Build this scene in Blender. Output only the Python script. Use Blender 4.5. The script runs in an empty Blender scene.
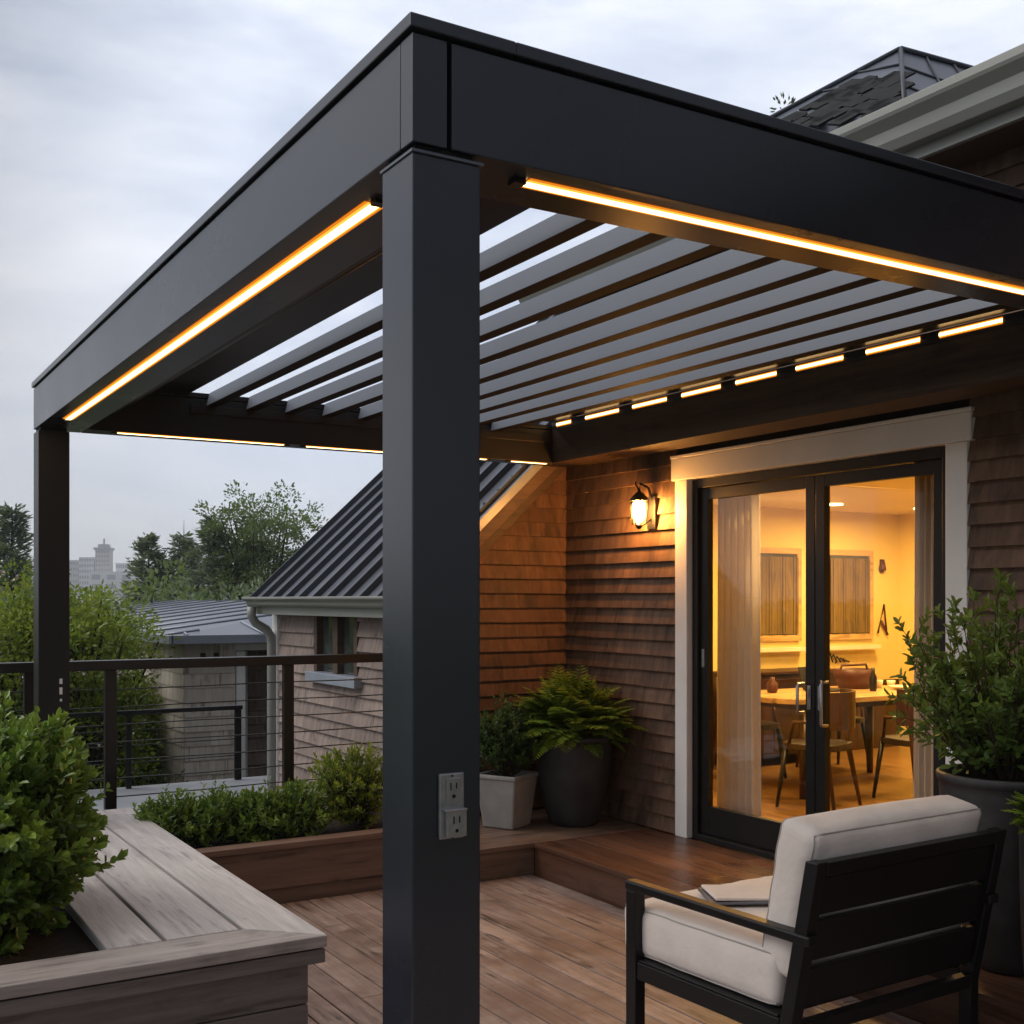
import bpy, bmesh, math, random
from mathutils import Vector, Matrix
R=math.radians
rng=random.Random(7)
sc=bpy.context.scene
C=bpy.data.collections.new("scene"); sc.collection.children.link(C)

# ------------------------------------------------------------------ materials
def nmat(name):
    m=bpy.data.materials.new(name); m.use_nodes=True
    nt=m.node_tree; nt.nodes.clear()
    o=nt.nodes.new('ShaderNodeOutputMaterial'); b=nt.nodes.new('ShaderNodeBsdfPrincipled')
    nt.links.new(b.outputs[0],o.inputs[0]); return m,nt,b,o
def N(nt,t,**k):
    n=nt.nodes.new(t)
    for a,v in k.items():
        if a.startswith('i_'): n.inputs[a[2:].replace('_',' ')].default_value=v
        else: setattr(n,a,v)
    return n
def ramp(nt,stops,src):
    r=nt.nodes.new('ShaderNodeValToRGB'); e=r.color_ramp.elements
    while len(e)<len(stops): e.new(.5)
    for q,(p,c) in zip(e,stops): q.position=p; q.color=(*c,1)
    nt.links.new(src,r.inputs[0]); return r.outputs[0]
def math_(nt,op,a,b=None):
    n=nt.nodes.new('ShaderNodeMath'); n.operation=op
    for i,v in enumerate((a,b)):
        if v is None: continue
        if hasattr(v,'is_output'): nt.links.new(v,n.inputs[i])
        else: n.inputs[i].default_value=v
    return n.outputs[0]
def mixc(nt,f,a,b,mode='MIX'):
    n=nt.nodes.new('ShaderNodeMix'); n.data_type='RGBA'; n.blend_type=mode
    for i,v in ((0,f),(6,a),(7,b)):
        if hasattr(v,'is_output'): nt.links.new(v,n.inputs[i])
        else: n.inputs[i].default_value=v if i==0 else (*v,1)
    return n.outputs[2]
def coords(nt,scale,useR=True):
    tc=N(nt,'ShaderNodeTexCoord'); at=N(nt,'ShaderNodeAttribute',attribute_name='rnd')
    mp=N(nt,'ShaderNodeMapping'); mp.inputs['Scale'].default_value=scale
    if useR:
        cb=N(nt,'ShaderNodeCombineXYZ'); s=math_(nt,'MULTIPLY',at.outputs['Fac'],37.)
        for i in range(3): nt.links.new(s,cb.inputs[i])
        va=N(nt,'ShaderNodeVectorMath',operation='ADD')
        nt.links.new(tc.outputs['Object'],va.inputs[0]); nt.links.new(cb.outputs[0],va.inputs[1]); src=va.outputs[0]
    else: src=tc.outputs['Object']
    nt.links.new(src,mp.inputs['Vector']); return mp.outputs[0],at.outputs['Fac'],tc.outputs['Object']
def noise(nt,vec,sc_,det=4,rough=.55,dist=0.):
    n=N(nt,'ShaderNodeTexNoise'); n.inputs['Scale'].default_value=sc_; n.inputs['Detail'].default_value=det
    n.inputs['Roughness'].default_value=rough; n.inputs['Distortion'].default_value=dist
    nt.links.new(vec,n.inputs['Vector']); return n.outputs['Fac']
def bump(nt,b,h,strength,dist=.01):
    n=N(nt,'ShaderNodeBump'); n.inputs['Strength'].default_value=strength; n.inputs['Distance'].default_value=dist
    nt.links.new(h,n.inputs['Height']); nt.links.new(n.outputs[0],b.inputs['Normal'])
def wood(name,c1,c2,axis='y',rough=.55,grain=24,var=.35,bmp=.4,wear=None,wet=False,crack=.6):
    m,nt,b,o=nmat(name)
    s={'x':(.06,1,1),'y':(1,.06,1),'z':(1,1,.06)}[axis]
    v,rf,ob=coords(nt,s)
    n1=noise(nt,v,grain,6,.65,.6); n2=noise(nt,v,grain*4,3,.7)
    f=math_(nt,'ADD',math_(nt,'MULTIPLY',n1,.7),math_(nt,'MULTIPLY',n2,.3))
    col=ramp(nt,[(.32,c1),(.68,c2)],f)
    cr=ramp(nt,[(.30,(.35,.3,.28)),(.40,(1,1,1))],n1)
    col=mixc(nt,.55,col,cr,'MULTIPLY')
    k=math_(nt,'ADD',math_(nt,'MULTIPLY',rf,var*2),1-var)
    cb=N(nt,'ShaderNodeCombineColor')
    for i in range(3): nt.links.new(k,cb.inputs[i])
    col=mixc(nt,1.,col,cb.outputs[0],'MULTIPLY')
    if crack:
        nc=noise(nt,v,grain*.30,4,.5,.5); cv=ramp(nt,[(0.,(.10,.09,.08)),(.016,(.55,.52,.5)),(.034,(1,1,1))],math_(nt,'ABSOLUTE',math_(nt,'SUBTRACT',nc,.5)))
        pm=ramp(nt,[(.45,(0,0,0)),(.60,(1,1,1))],noise(nt,ob,4.5,3,.6))
        col=mixc(nt,math_(nt,'MULTIPLY',pm,crack),col,mixc(nt,1.,col,cv,'MULTIPLY'))
        vk=N(nt,'ShaderNodeTexVoronoi'); vk.inputs['Scale'].default_value=2.6; nt.links.new(ob,vk.inputs['Vector'])
        kn=ramp(nt,[(0.,(.3,.25,.22)),(.02,(.6,.55,.5)),(.035,(1,1,1))],vk.outputs['Distance']); col=mixc(nt,min(1,crack),col,kn,'MULTIPLY')
    n3=noise(nt,ob,2.1,4,.6)
    if wear: col=mixc(nt,ramp(nt,[(.42,(0,0,0)),(.66,(1,1,1))],n3),col,wear)
    nt.links.new(col,b.inputs['Base Color'])
    if wet:
        nt.links.new(math_(nt,'ADD',math_(nt,'MULTIPLY',n3,.5),rough-.25),b.inputs['Roughness'])
    else:
        nt.links.new(math_(nt,'ADD',math_(nt,'MULTIPLY',n1,.2),rough-.1),b.inputs['Roughness'])
    bump(nt,b,f,bmp,.004); return m
def plain(name,col,rough=.5,metal=0.,spec=.5,nv=.12,ns=3.,bmp=0.,bs=60,coat=0.):
    m,nt,b,o=nmat(name); v,rf,ob=coords(nt,(1,1,1),False)
    n=noise(nt,ob,ns,4,.6)
    d=tuple(c*(1-nv) for c in col); u=tuple(c*(1+nv) for c in col)
    nt.links.new(ramp(nt,[(.3,d),(.7,u)],n),b.inputs['Base Color'])
    b.inputs['Metallic'].default_value=metal; b.inputs['Specular IOR Level'].default_value=spec
    nt.links.new(math_(nt,'ADD',math_(nt,'MULTIPLY',n,.16),rough-.08),b.inputs['Roughness'])
    b.inputs['Coat Weight'].default_value=coat
    if bmp: bump(nt,b,noise(nt,ob,bs,3,.6),bmp,.003)
    return m
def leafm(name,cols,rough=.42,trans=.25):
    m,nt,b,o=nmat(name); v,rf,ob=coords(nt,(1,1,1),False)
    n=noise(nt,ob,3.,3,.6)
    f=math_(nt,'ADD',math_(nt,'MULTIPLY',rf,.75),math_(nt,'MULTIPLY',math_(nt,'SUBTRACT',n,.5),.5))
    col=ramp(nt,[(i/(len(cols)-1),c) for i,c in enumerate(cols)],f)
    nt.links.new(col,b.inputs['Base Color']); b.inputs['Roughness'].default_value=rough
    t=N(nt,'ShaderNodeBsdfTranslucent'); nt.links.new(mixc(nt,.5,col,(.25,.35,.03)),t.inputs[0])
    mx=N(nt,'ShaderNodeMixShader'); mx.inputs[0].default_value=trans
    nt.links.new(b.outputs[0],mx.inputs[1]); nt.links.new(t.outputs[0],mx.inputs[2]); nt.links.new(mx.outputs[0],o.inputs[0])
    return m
def emis(name,col,st):
    m,nt,b,o=nmat(name); e=N(nt,'ShaderNodeEmission'); e.inputs[0].default_value=(*col,1); e.inputs[1].default_value=st
    nt.links.new(e.outputs[0],o.inputs[0]); return m
def glassm(name,tint=(1,1,1),refl=1.0):
    m,nt,b,o=nmat(name); t=N(nt,'ShaderNodeBsdfTransparent'); t.inputs[0].default_value=(*tint,1)
    g=N(nt,'ShaderNodeBsdfGlossy'); g.inputs['Roughness'].default_value=.01
    fr=N(nt,'ShaderNodeFresnel'); fr.inputs[0].default_value=1.5
    mx=N(nt,'ShaderNodeMixShader'); nt.links.new(math_(nt,'MULTIPLY',fr.outputs[0],refl),mx.inputs[0])
    nt.links.new(t.outputs[0],mx.inputs[1]); nt.links.new(g.outputs[0],mx.inputs[2]); nt.links.new(mx.outputs[0],o.inputs[0]); return m

M={}
M['metal']=plain('anthracite_powder_coat',(.0115,.0145,.0235),.29,0,.80,.25,1.6,.03,300)
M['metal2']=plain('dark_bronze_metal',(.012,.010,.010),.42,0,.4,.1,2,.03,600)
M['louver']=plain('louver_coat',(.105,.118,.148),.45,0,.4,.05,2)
M['black']=plain('black_frame',(.007,.007,.008),.40,0,.35,.15,4)
M['lining']=plain('dark_lining',(.035,.019,.010),.85,0,.1)
M['louver_under_shade']=plain('louver_underside_shade',(.014,.011,.010),.7,0,.15)  # same coat as the blades, darkened to paint in the shade underneath
M['groove']=plain('groove_black',(.004,.004,.004),.8)
M['railm']=plain('rail_metal',(.013,.011,.011),.38,0,.5,.1,3)
M['steel']=plain('cable_steel',(.10,.10,.10),.35,.9)
M['silver']=plain('brushed_silver',(.42,.42,.43),.33,.9,.5,.15,40)
M['seam']=plain('zinc_roof',(.125,.135,.165),.40,.25,.5,.25,1.5,.1,9)
M['seam_shadow']=plain('seam_shadow',(.05,.055,.068),.45,.1)  # seams darker than the panels: their shadow lines are painted in
M['flash']=plain('pale_flashing',(.33,.36,.42),.4,.2)
M['gutter']=plain('grey_gutter',(.27,.275,.25),.38,0,.5,.06,2)
M['white']=plain('white_trim',(.86,.845,.83),.45,0,.5,.05,3,.05,90)
M['shingle']=wood('cedar_shingle',(.050,.024,.014),(.175,.088,.055),'z',.72,9,.22,.6,wear=None,crack=.5)
M['shingle_main']=wood('weathered_cedar',(.056,.031,.020),(.215,.122,.080),'z',.72,9,.20,.6,wear=None,crack=.5)
M['shingle_pale']=wood('weathered_shingle',(.17,.125,.105),(.36,.275,.24),'z',.75,20,.2,.7)
M['shingle_beige']=wood('beige_siding',(.58,.50,.43),(.78,.70,.62),'z',.75,14,.15,.3)
M['under']=plain('shadow_board',(.02,.013,.009),.8)
M['rake']=wood('rake_board',(.055,.031,.021),(.12,.070,.048),'x',.65,18,.35,.3)
M['soffit']=wood('soffit_board',(.05,.03,.02),(.10,.058,.036),'y',.6,18,.2,.3)
M['soffitb']=wood('brown_beam',(.03,.016,.009),(.075,.04,.022),'y',.7,18,.2,.3)
M['deck']=wood('deck_plank',(.155,.108,.090),(.50,.385,.34),'y',.42,20,.16,.9,wear=(.19,.122,.098),crack=.9,wet=True)
M['deckx']=wood('deck_plank_cross',(.10,.06,.042),(.22,.14,.10),'x',.42,20,.2,.35,wet=True)
M['plat']=wood('stained_platform',(.06,.027,.017),(.15,.072,.044),'y',.34,18,.25,.3,wet=True)
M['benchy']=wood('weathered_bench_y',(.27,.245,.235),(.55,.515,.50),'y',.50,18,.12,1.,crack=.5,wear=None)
M['bench_side']=wood('dark_weathered_bench_side',(.09,.074,.066),(.21,.18,.165),'x',.6,18,.12,1.,crack=.5)  # browner bench wood, with the shade of the sides put into its colour
M['bench_side_shade_y']=wood('weathered_bench_shaded_side_y',(.09,.074,.066),(.21,.18,.165),'y',.6,18,.12,1.,crack=.5)
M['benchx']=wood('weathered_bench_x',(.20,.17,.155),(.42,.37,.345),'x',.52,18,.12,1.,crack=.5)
M['planter']=wood('planter_board',(.115,.068,.048),(.25,.155,.115),'x',.55,16,.12,.5)
M['soil']=plain('soil',(.02,.013,.009),.95,0,.2,.5,30,1.,40)
M['pot']=plain('charcoal_pot',(.034,.034,.038),.55,0,.4,.4,5,.5,14)
M['concrete']=plain('concrete_pot',(.30,.285,.27),.8,0,.3,.14,7,.3,50)
M['fabric']=plain('cushion_fabric',(.74,.665,.61),.9,0,.2,.05,7,.5,11)
fn=[n for n in M['fabric'].node_tree.nodes if n.type=='BUMP'][0]; fn.inputs['Distance'].default_value=.012
M['piping']=plain('piping',(.42,.385,.365),.9,0,.2)
M['bark']=plain('bark',(.045,.034,.026),.9,0,.2,.4,20,.6,30)
M['leaf_box']=leafm('leaf_box',[(.022,.052,.012),(.10,.19,.03),(.25,.37,.065),(.48,.58,.15)],.36)
M['leaf_shrub']=leafm('leaf_shrub',[(.025,.055,.012),(.09,.16,.03),(.20,.29,.05),(.36,.44,.10)],.42)
M['leaf_fern']=leafm('leaf_fern',[(.05,.10,.01),(.18,.28,.025),(.40,.50,.06),(.66,.60,.10)],.5,.35)
M['leaf_dark']=leafm('leaf_dark',[(.014,.038,.012),(.04,.09,.025),(.085,.16,.04),(.17,.25,.07)],.45)
M['leaf_yellow']=leafm('leaf_yellow',[(.06,.10,.015),(.20,.26,.03),(.40,.44,.06),(.58,.56,.12)],.5,.4)
M['leaf_hedge']=leafm('leaf_hedge',[(.025,.045,.018),(.055,.085,.03),(.09,.13,.045),(.14,.19,.07)],.5)
M['leaf_fir']=leafm('leaf_fir',[(.12,.16,.12),(.17,.21,.15),(.23,.27,.19),(.30,.33,.23)],.6,.3)
M['leaf_oak']=leafm('leaf_oak',[(.09,.14,.06),(.14,.20,.08),(.21,.27,.11),(.30,.35,.15)],.6,.35)
M['blossom']=plain('blossom',(.62,.48,.50),.7)
M['grass']=plain('grass',(.045,.065,.03),.9,0,.2,.4,.6,.5,3)
M['flatroof']=plain('flat_roof',(.25,.26,.28),.45,0,.5,.15,2,.1,20)
M['brick']=plain('city_wall',(.62,.56,.54),.8)
M['citywhite']=plain('city_white',(.80,.80,.80),.8)
M['citywin']=plain('city_window',(.25,.27,.30),.4)
M['citydark']=plain('city_dark',(.26,.30,.30),.5)
M['glass']=glassm('door_glass',(.97,.97,.95),.10)
M['glassd']=plain('dark_glass',(.05,.06,.055),.06,0,.8,.5,3)
M['glassl']=glassm('lantern_glass',(1,.93,.8),.8)
M['wallin']=plain('interior_wall',(.76,.60,.23),.8,0,.3,.03,2)
M['ceilin']=plain('interior_ceiling',(.74,.60,.36),.45,0,.5,.05,2)
M['floorin']=wood('interior_floor',(.17,.09,.03),(.30,.17,.06),'y',.35,14,.15,.1)
def clothm():
    m=plain('curtain_cloth',(.80,.74,.66),.9,0,.2,.04,3,.2,300); nt=m.node_tree; o=[n for n in nt.nodes if n.type=='OUTPUT_MATERIAL'][0]; b=[n for n in nt.nodes if n.type=='BSDF_PRINCIPLED'][0]
    t=N(nt,'ShaderNodeBsdfTranslucent'); t.inputs[0].default_value=(.75,.62,.45,1); mx=N(nt,'ShaderNodeMixShader'); mx.inputs[0].default_value=.22
    nt.links.new(b.outputs[0],mx.inputs[1]); nt.links.new(t.outputs[0],mx.inputs[2]); nt.links.new(mx.outputs[0],o.inputs[0]); return m
M['curtain']=clothm()
M['blind']=wood('woven_blind',(.09,.055,.010),(.22,.145,.032),'z',.8,30,.1,.3)
M['tablew']=wood('table_wood',(.42,.26,.10),(.62,.42,.19),'x',.3,12,.1,.1)
M['chairw']=wood('dining_chair_wood',(.022,.008,.004),(.065,.024,.010),'z',.35,14,.1,.1)
M['cream']=plain('cream',(.75,.68,.52),.5)
M['red']=plain('brown_red',(.07,.018,.012),.5)
M['leather']=plain('leather',(.022,.012,.008),.45)
M['led']=emis('led_core',(1,.66,.28),5.5)
M['ledh']=emis('led_diffuser_edge',(1,.40,.05),1.25)
M['ledo']=emis('led_amber_rim',(1,.26,.014),.65)
M['bulb']=emis('lantern_bulb',(1,.45,.11),340)
M['downlight']=emis('downlight_disc',(1,.72,.32),8)
M['shade']=emis('lamp_shade_lit',(1,.80,.52),2.2)

# ------------------------------------------------------------------ mesh builder
class MB:
    def __init__(s): s.v=[];s.f=[];s.r=[];s.m=[];s.s=[]
    def face(s,idx,r=.5,m=0,sm=False): s.f.append(idx);s.r.append(r);s.m.append(m);s.s.append(sm)
    def poly(s,pts,r=.5,m=0):
        i=len(s.v); s.v+= [tuple(p) for p in pts]; s.face(list(range(i,i+len(pts))),r,m); return s
    def hexa(s,p,r=.5,m=0):   # p: 8 points bottom 4 ccw, top 4 ccw
        i=len(s.v); s.v+=[tuple(q) for q in p]
        for q in ((3,2,1,0),(4,5,6,7),(0,1,5,4),(1,2,6,5),(2,3,7,6),(3,0,4,7)): s.face([i+k for k in q],r,m)
        return s
    def box(s,x0,x1,y0,y1,z0,z1,r=.5,m=0):
        return s.hexa([(x0,y0,z0),(x1,y0,z0),(x1,y1,z0),(x0,y1,z0),(x0,y0,z1),(x1,y0,z1),(x1,y1,z1),(x0,y1,z1)],r,m)
    def obox(s,c,h,rot=None,r=.5,m=0):   # centre, half sizes, rotation matrix
        rot=rot or Matrix.Identity(3); c=Vector(c)
        p=[c+rot@Vector((sx*h[0],sy*h[1],sz*h[2])) for sz in(-1,1) for sx,sy in((-1,-1),(1,-1),(1,1),(-1,1))]
        return s.hexa(p,r,m)
    def prism(s,pts,ext,r=.5,m=0):    # planar polygon extruded by vector
        n=len(pts); i=len(s.v); e=Vector(ext)
        s.v+=[tuple(p) for p in pts]+[tuple(Vector(p)+e) for p in pts]
        s.face(list(range(i,i+n))[::-1],r,m); s.face(list(range(i+n,i+2*n)),r,m)
        for k in range(n): s.face([i+k,i+(k+1)%n,i+n+(k+1)%n,i+n+k],r,m)
        return s
    def tube(s,pts,rad,seg=8,r=.5,m=0,sm=True,cap=True):
        pts=[Vector(p) for p in pts]; rads=rad if isinstance(rad,(list,tuple)) else [rad]*len(pts)
        i0=len(s.v); up=Vector((0,0,1))
        for k,p in enumerate(pts):
            d=(pts[min(k+1,len(pts)-1)]-pts[max(k-1,0)]).normalized()
            a=d.cross(up) if abs(d.z)<.95 else d.cross(Vector((1,0,0))); a.normalize(); b=d.cross(a)
            for j in range(seg):
                t=2*math.pi*j/seg; s.v.append(tuple(p+rads[k]*(math.cos(t)*a+math.sin(t)*b)))
        for k in range(len(pts)-1):
            for j in range(seg):
                a=i0+k*seg+j; b=i0+k*seg+(j+1)%seg; s.face([a,b,b+seg,a+seg],r,m,sm)
        if cap: s.face([i0+j for j in range(seg)][::-1],r,m); e=i0+(len(pts)-1)*seg; s.face([e+j for j in range(seg)],r,m)
        return s
    def lathe(s,c,prof,seg=32,r=.5,m=0,sq=0):   # prof: (radius,z)
        i0=len(s.v)
        for rr,z in prof:
            for j in range(seg):
                t=2*math.pi*j/seg; s.v.append((c[0]+rr*math.cos(t),c[1]+rr*math.sin(t),c[2]+z))
        for k in range(len(prof)-1):
            for j in range(seg):
                a=i0+k*seg+j;b=i0+k*seg+(j+1)%seg; s.face([a,b,b+seg,a+seg],r,m,True)
        s.face([i0+j for j in range(seg)][::-1],r,m); e=i0+(len(prof)-1)*seg; s.face([e+j for j in range(seg)],r,m)
        return s
    def leaf(s,p,d,n,L,W,r,fold=.25,m=0):
        d=d.normalized(); sd=d.cross(n)
        if sd.length<1e-4: sd=d.cross(Vector((.3,.8,.2)))
        sd.normalize(); n=sd.cross(d); i=len(s.v); u=n*(W*fold)
        s.v+=[tuple(p),tuple(p+d*L*.35+sd*W*.5+u),tuple(p+d*L*.75+sd*W*.42+u),tuple(p+d*L),tuple(p+d*L*.75-sd*W*.42+u),tuple(p+d*L*.35-sd*W*.5+u)]
        s.face([i,i+1,i+2,i+3],r,m,False); s.face([i,i+3,i+4,i+5],r,m,False)
    def fleaf(s,p,d,n,L,W,r,m=0):      # far leaf: one quad
        d=d.normalized(); sd=d.cross(n)
        if sd.length<1e-4: sd=d.cross(Vector((.3,.8,.2)))
        sd.normalize(); i=len(s.v)
        s.v+=[tuple(p),tuple(p+d*L*.5+sd*W*.5),tuple(p+d*L),tuple(p+d*L*.5-sd*W*.5)]; s.face([i,i+1,i+2,i+3],r,m,False)
    def build(s,name,mats,parent=None,bev=0.,origin=None,smooth=False):
        o_=Vector(origin) if origin is not None else (Vector(parent.get('_o',(0,0,0))) if parent is not None else Vector((0,0,0)))
        me=bpy.data.meshes.new(name); me.from_pydata([tuple(Vector(p)-o_) for p in s.v],[],s.f)
        if not isinstance(mats,(list,tuple)): mats=[mats]
        for q in mats: me.materials.append(q)
        me.polygons.foreach_set('material_index',s.m); me.polygons.foreach_set('use_smooth',[bool(x) or smooth for x in s.s])
        at=me.attributes.new('rnd','FLOAT','FACE'); at.data.foreach_set('value',s.r)
        me.update()
        o=bpy.data.objects.new(name,me); C.objects.link(o)
        if parent is not None: o.parent=parent
        else: o.location=o_
        ORG[o.name]=tuple(o_)
        if parent is not None: o['_o']=tuple(o_)
        if bev:
            b=o.modifiers.new('bevel','BEVEL'); b.width=bev; b.segments=2; b.limit_method='ANGLE'; b.angle_limit=R(40); b.harden_normals=False
        return o
ORG={}
def thing(name,label,cat,loc,rz=0,group=None,local=False):
    o=bpy.data.objects.new(name,None); C.objects.link(o); o.location=loc; o.rotation_euler=(0,0,rz); o.empty_display_size=.1
    o['label']=label; o['category']=cat; o['_o']=(0,0,0) if local else tuple(loc)
    if group:o['group']=group
    return o
def tag(o,label,cat,group=None,kind=None):
    if label:o['label']=label
    if cat:o['category']=cat
    if group:o['group']=group
    if kind:o['kind']=kind
    return o
def struct(o): o['kind']='structure'; return o

# ------------------------------------------------------------------ terrain and decks
g=MB(); n=24; S=1300.
def gz(x,y):
    d=math.hypot(x,y); return -3.-min(d/60.,1)*1.5 if d>25 else -3.
gx=[-S,-600,-300,-150,-80,-50,-30,-15,0,15,30,50,80,150,300,600,S]
for y in gx:
    for x in gx: g.v.append((x,y,gz(x,y)))
k=len(gx)
for a in range(k-1):
    for b in range(k-1): g.face([a*k+b,a*k+b+1,(a+1)*k+b+1,(a+1)*k+b])
struct(g.build('ground',M['grass']))

# lower deck: planks run along y
d=MB(); pw=.138; x=-2.6
while x<2.88:
    x1=min(x+pw,2.88); y=-4.2+rng.uniform(-1.5,0)
    while y<4.25:
        y1=min(y+rng.uniform(1.8,3.6),4.25); zz=rng.uniform(-.0015,.0)
        d.box(x+.004,x1-.004,max(y,-4.2)+.0015,y1-.0015,-.03,zz,rng.random()); y=y1
    x+=pw
struct(d.build('deck',M['deck'],bev=.003))
d=MB(); x=-2.6; k=0
while x<2.80:
    y=-1.0
    while y<4.2:
        for dx in (.03,.108):
            cx_,cy_=x+dx+rng.uniform(-.003,.003),y+rng.uniform(-.004,.004); d.poly([(cx_+.0038*math.cos(a_),cy_+.0038*math.sin(a_),.0006) for a_ in [i*math.pi/3 for i in range(6)]])
        y+=.42
    x+=pw
struct(d.build('deck_screws',M['steel']))
d=MB(); d.box(-2.6,5.2,-4.2,5.5,-.30,-.045); d.box(-2.6,2.88,-4.2,-4.17,-.32,0); struct(d.build('deck_base',M['under']))
# raised platform along the house
d=MB(); x=2.88
while x<3.84:
    x1=min(x+.16,3.86); y=-4.2
    while y<4.09:
        y1=min(y+rng.uniform(2.2,4.),4.09); d.box(x+.002,x1-.002,y+.0015,y1-.0015,.175,.205-rng.uniform(0,.001),rng.random()); y=y1
    x+=.16
struct(d.build('platform_deck',M['plat'],bev=.003))
d=MB(); y=4.09
while y<5.10:
    y1=min(y+.145,5.13); x=2.40
    while x<3.84:
        x1=min(x+rng.uniform(.9,1.6),3.86); d.box(x+.0015,x1-.0015,y+.002,y1-.002,.175,.205-rng.uniform(0,.001),rng.random()); x=x1
    y+=.145
struct(d.build('platform_landing',M['deckx'],bev=.003))
d=MB()
d.box(2.895,2.925,-4.2,4.10,-.03,.172,.45)
struct(d.build('platform_riser',M['plat'],bev=.002))
d=MB(); d.box(2.40,2.895,4.105,4.135,-.03,.172,.35)
struct(d.build('landing_riser',M['deckx'],bev=.002))
d=MB(); d.box(2.93,3.84,-4.2,5.1,-.03,.17); d.box(2.42,2.93,4.14,5.1,-.03,.17); struct(d.build('platform_base',M['under']))

# ------------------------------------------------------------------ shingle walls
def shingles(mb,P0,U,Nn,u0,u1,z0,z1,expo=.145,holes=(),wmin=.25,wmax=1.3,zmax=None,seed=1,lay=.033,top=None):
    """courses of individually cut shingles; P0 origin, U horizontal axis, Nn outward normal"""
    q=random.Random(seed); U=Vector(U);Nn=Vector(Nn);P0=Vector(P0); z=z0
    while z<z1-.02:
        zt=min(z+expo+.02,z1); spans=[(u0,u1)]
        for (a,b,c,d_) in holes:
            if zt>c+.01 and z<d_-.01:
                ns=[]
                for s,e in spans:
                    if b<=s or a>=e: ns.append((s,e)); continue
                    if a>s: ns.append((s,a))
                    if b<e: ns.append((b,e))
                spans=ns
        for s,e in spans:
            u=s
            while u<e-.001:
                w=q.uniform(wmin,wmax); v=min(u+w,e)
                if e-v<.05: v=e
                if zmax:
                    while u<e and z>zmax(u)+.03: u+=.03
                    if u>=e-.02: break
                    v=min(max(v,u+.12),e)
                dz=q.uniform(-.003,.003); dt=q.uniform(0,.0015); g_=.0003
                th=lay+dt; tt=.004+dt*.5; a=P0+U*(u+g_); b=P0+U*(v-g_); Z=Vector((0,0,1))
                zb_=z+dz
                pts=[a+Nn*th+Z*zb_, b+Nn*th+Z*(zb_+q.uniform(-.002,.002)), b+Z*zb_, a+Z*zb_,
                     a+Nn*tt+Z*zt, b+Nn*tt+Z*zt, b+Z*zt, a+Z*zt]
                mb.hexa(pts,q.random()); u=v
        z+=expo
WX=3.85; WY=5.15
DY0,DY1,DZ1=1.66,3.69,2.56     # door opening between the trims
house=thing('house','brown cedar shingled house wall and wing with grey seamed roof and glazed white-trimmed door','house',(WX,WY,-3))
m=MB(); shingles(m,(WX,0,0),(0,1,0),(-1,0,0),-5.,WY,.215,4.35,.107,[(1.53,3.81,-1,2.72)],seed=3)
m.build('wall_shingles',M['shingle_main'],house)
m=MB()   # backing wall with opening
m.box(WX,WX+.12,-5,1.60,-3,4.35); m.box(WX,WX+.12,3.75,WY+.12,-3,4.35); m.box(WX,WX+.12,1.60,3.75,2.63,4.35); m.box(WX,WX+.12,1.60,3.75,-3,.17)
m.build('wall',M['under'],house)
# gable wall of the wing, facing -y
rk=lambda x:1.80+.93*(x-2.40)
m=MB(); shingles(m,(0,WY,0),(1,0,0),(0,-1,0),2.60,3.84,.215,3.4,.107,zmax=lambda x:rk(x)-.12,seed=9)
m.build('gable_shingles',M['shingle'],house)
m=MB(); m.prism([(2.6,WY,-3),(3.85,WY,-3),(3.85,WY,3.0),(2.6,WY,1.85)],(0,.1,0)); m.build('gable_wall',M['under'],house)
# long wall of the wing, facing -x
WW=2.60; WYE=8.03
win=(6.20,7.12,1.14,1.72)
m=MB(); shingles(m,(WW,0,0),(0,1,0),(-1,0,0),WY+.0,WYE,-3,1.70,.118,[win],.25,.9,seed=12)
m.build('wing_shingles',M['shingle_pale'],house)
m=MB()
m.box(WW,WW+.1,WY+.11,win[0],-3,1.85);m.box(WW,WW+.1,win[1],WYE,-3,1.85);m.box(WW,WW+.1,win[0],win[1],-3,win[2])
m.box(WW,9.9,WYE,WYE+.1,-3,1.85); m.prism([(WW,WYE,1.85),(9.9,WYE,1.85),(6.25,WYE,5.2)],(0,.1,0))
m.build('wing_wall',M['under'],house)
# wing window
w=MB(); y0,y1,z0,z1=win
for a,b in ((y0,y0+.07),(y1-.07,y1),((y0+.40),(y0+.50))): w.box(WW-.03,WW+.05,a,b,z0+.03,z1)
w.box(WW-.03,WW+.05,y0+.07,y1-.07,z1-.05,z1)
wo=w.build('window',M['rake'],house,.003); tag(wo,'small window with brown frame under the grey gutter of the wing',None)
w=MB(); w.box(WW+.025,WW+.035,y0+.07,y0+.40,z0+.03,z1-.05); w.box(WW+.025,WW+.035,y0+.5,y1-.07,z0+.03,z1-.05); w.build('pane',M['glassd'],wo)
w=MB(); w.box(WW-.09,WW+.04,y0-.08,y1+.05,z0-.06,z0+.025); w.build('sill',M['flash'],wo,.004)
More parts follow.
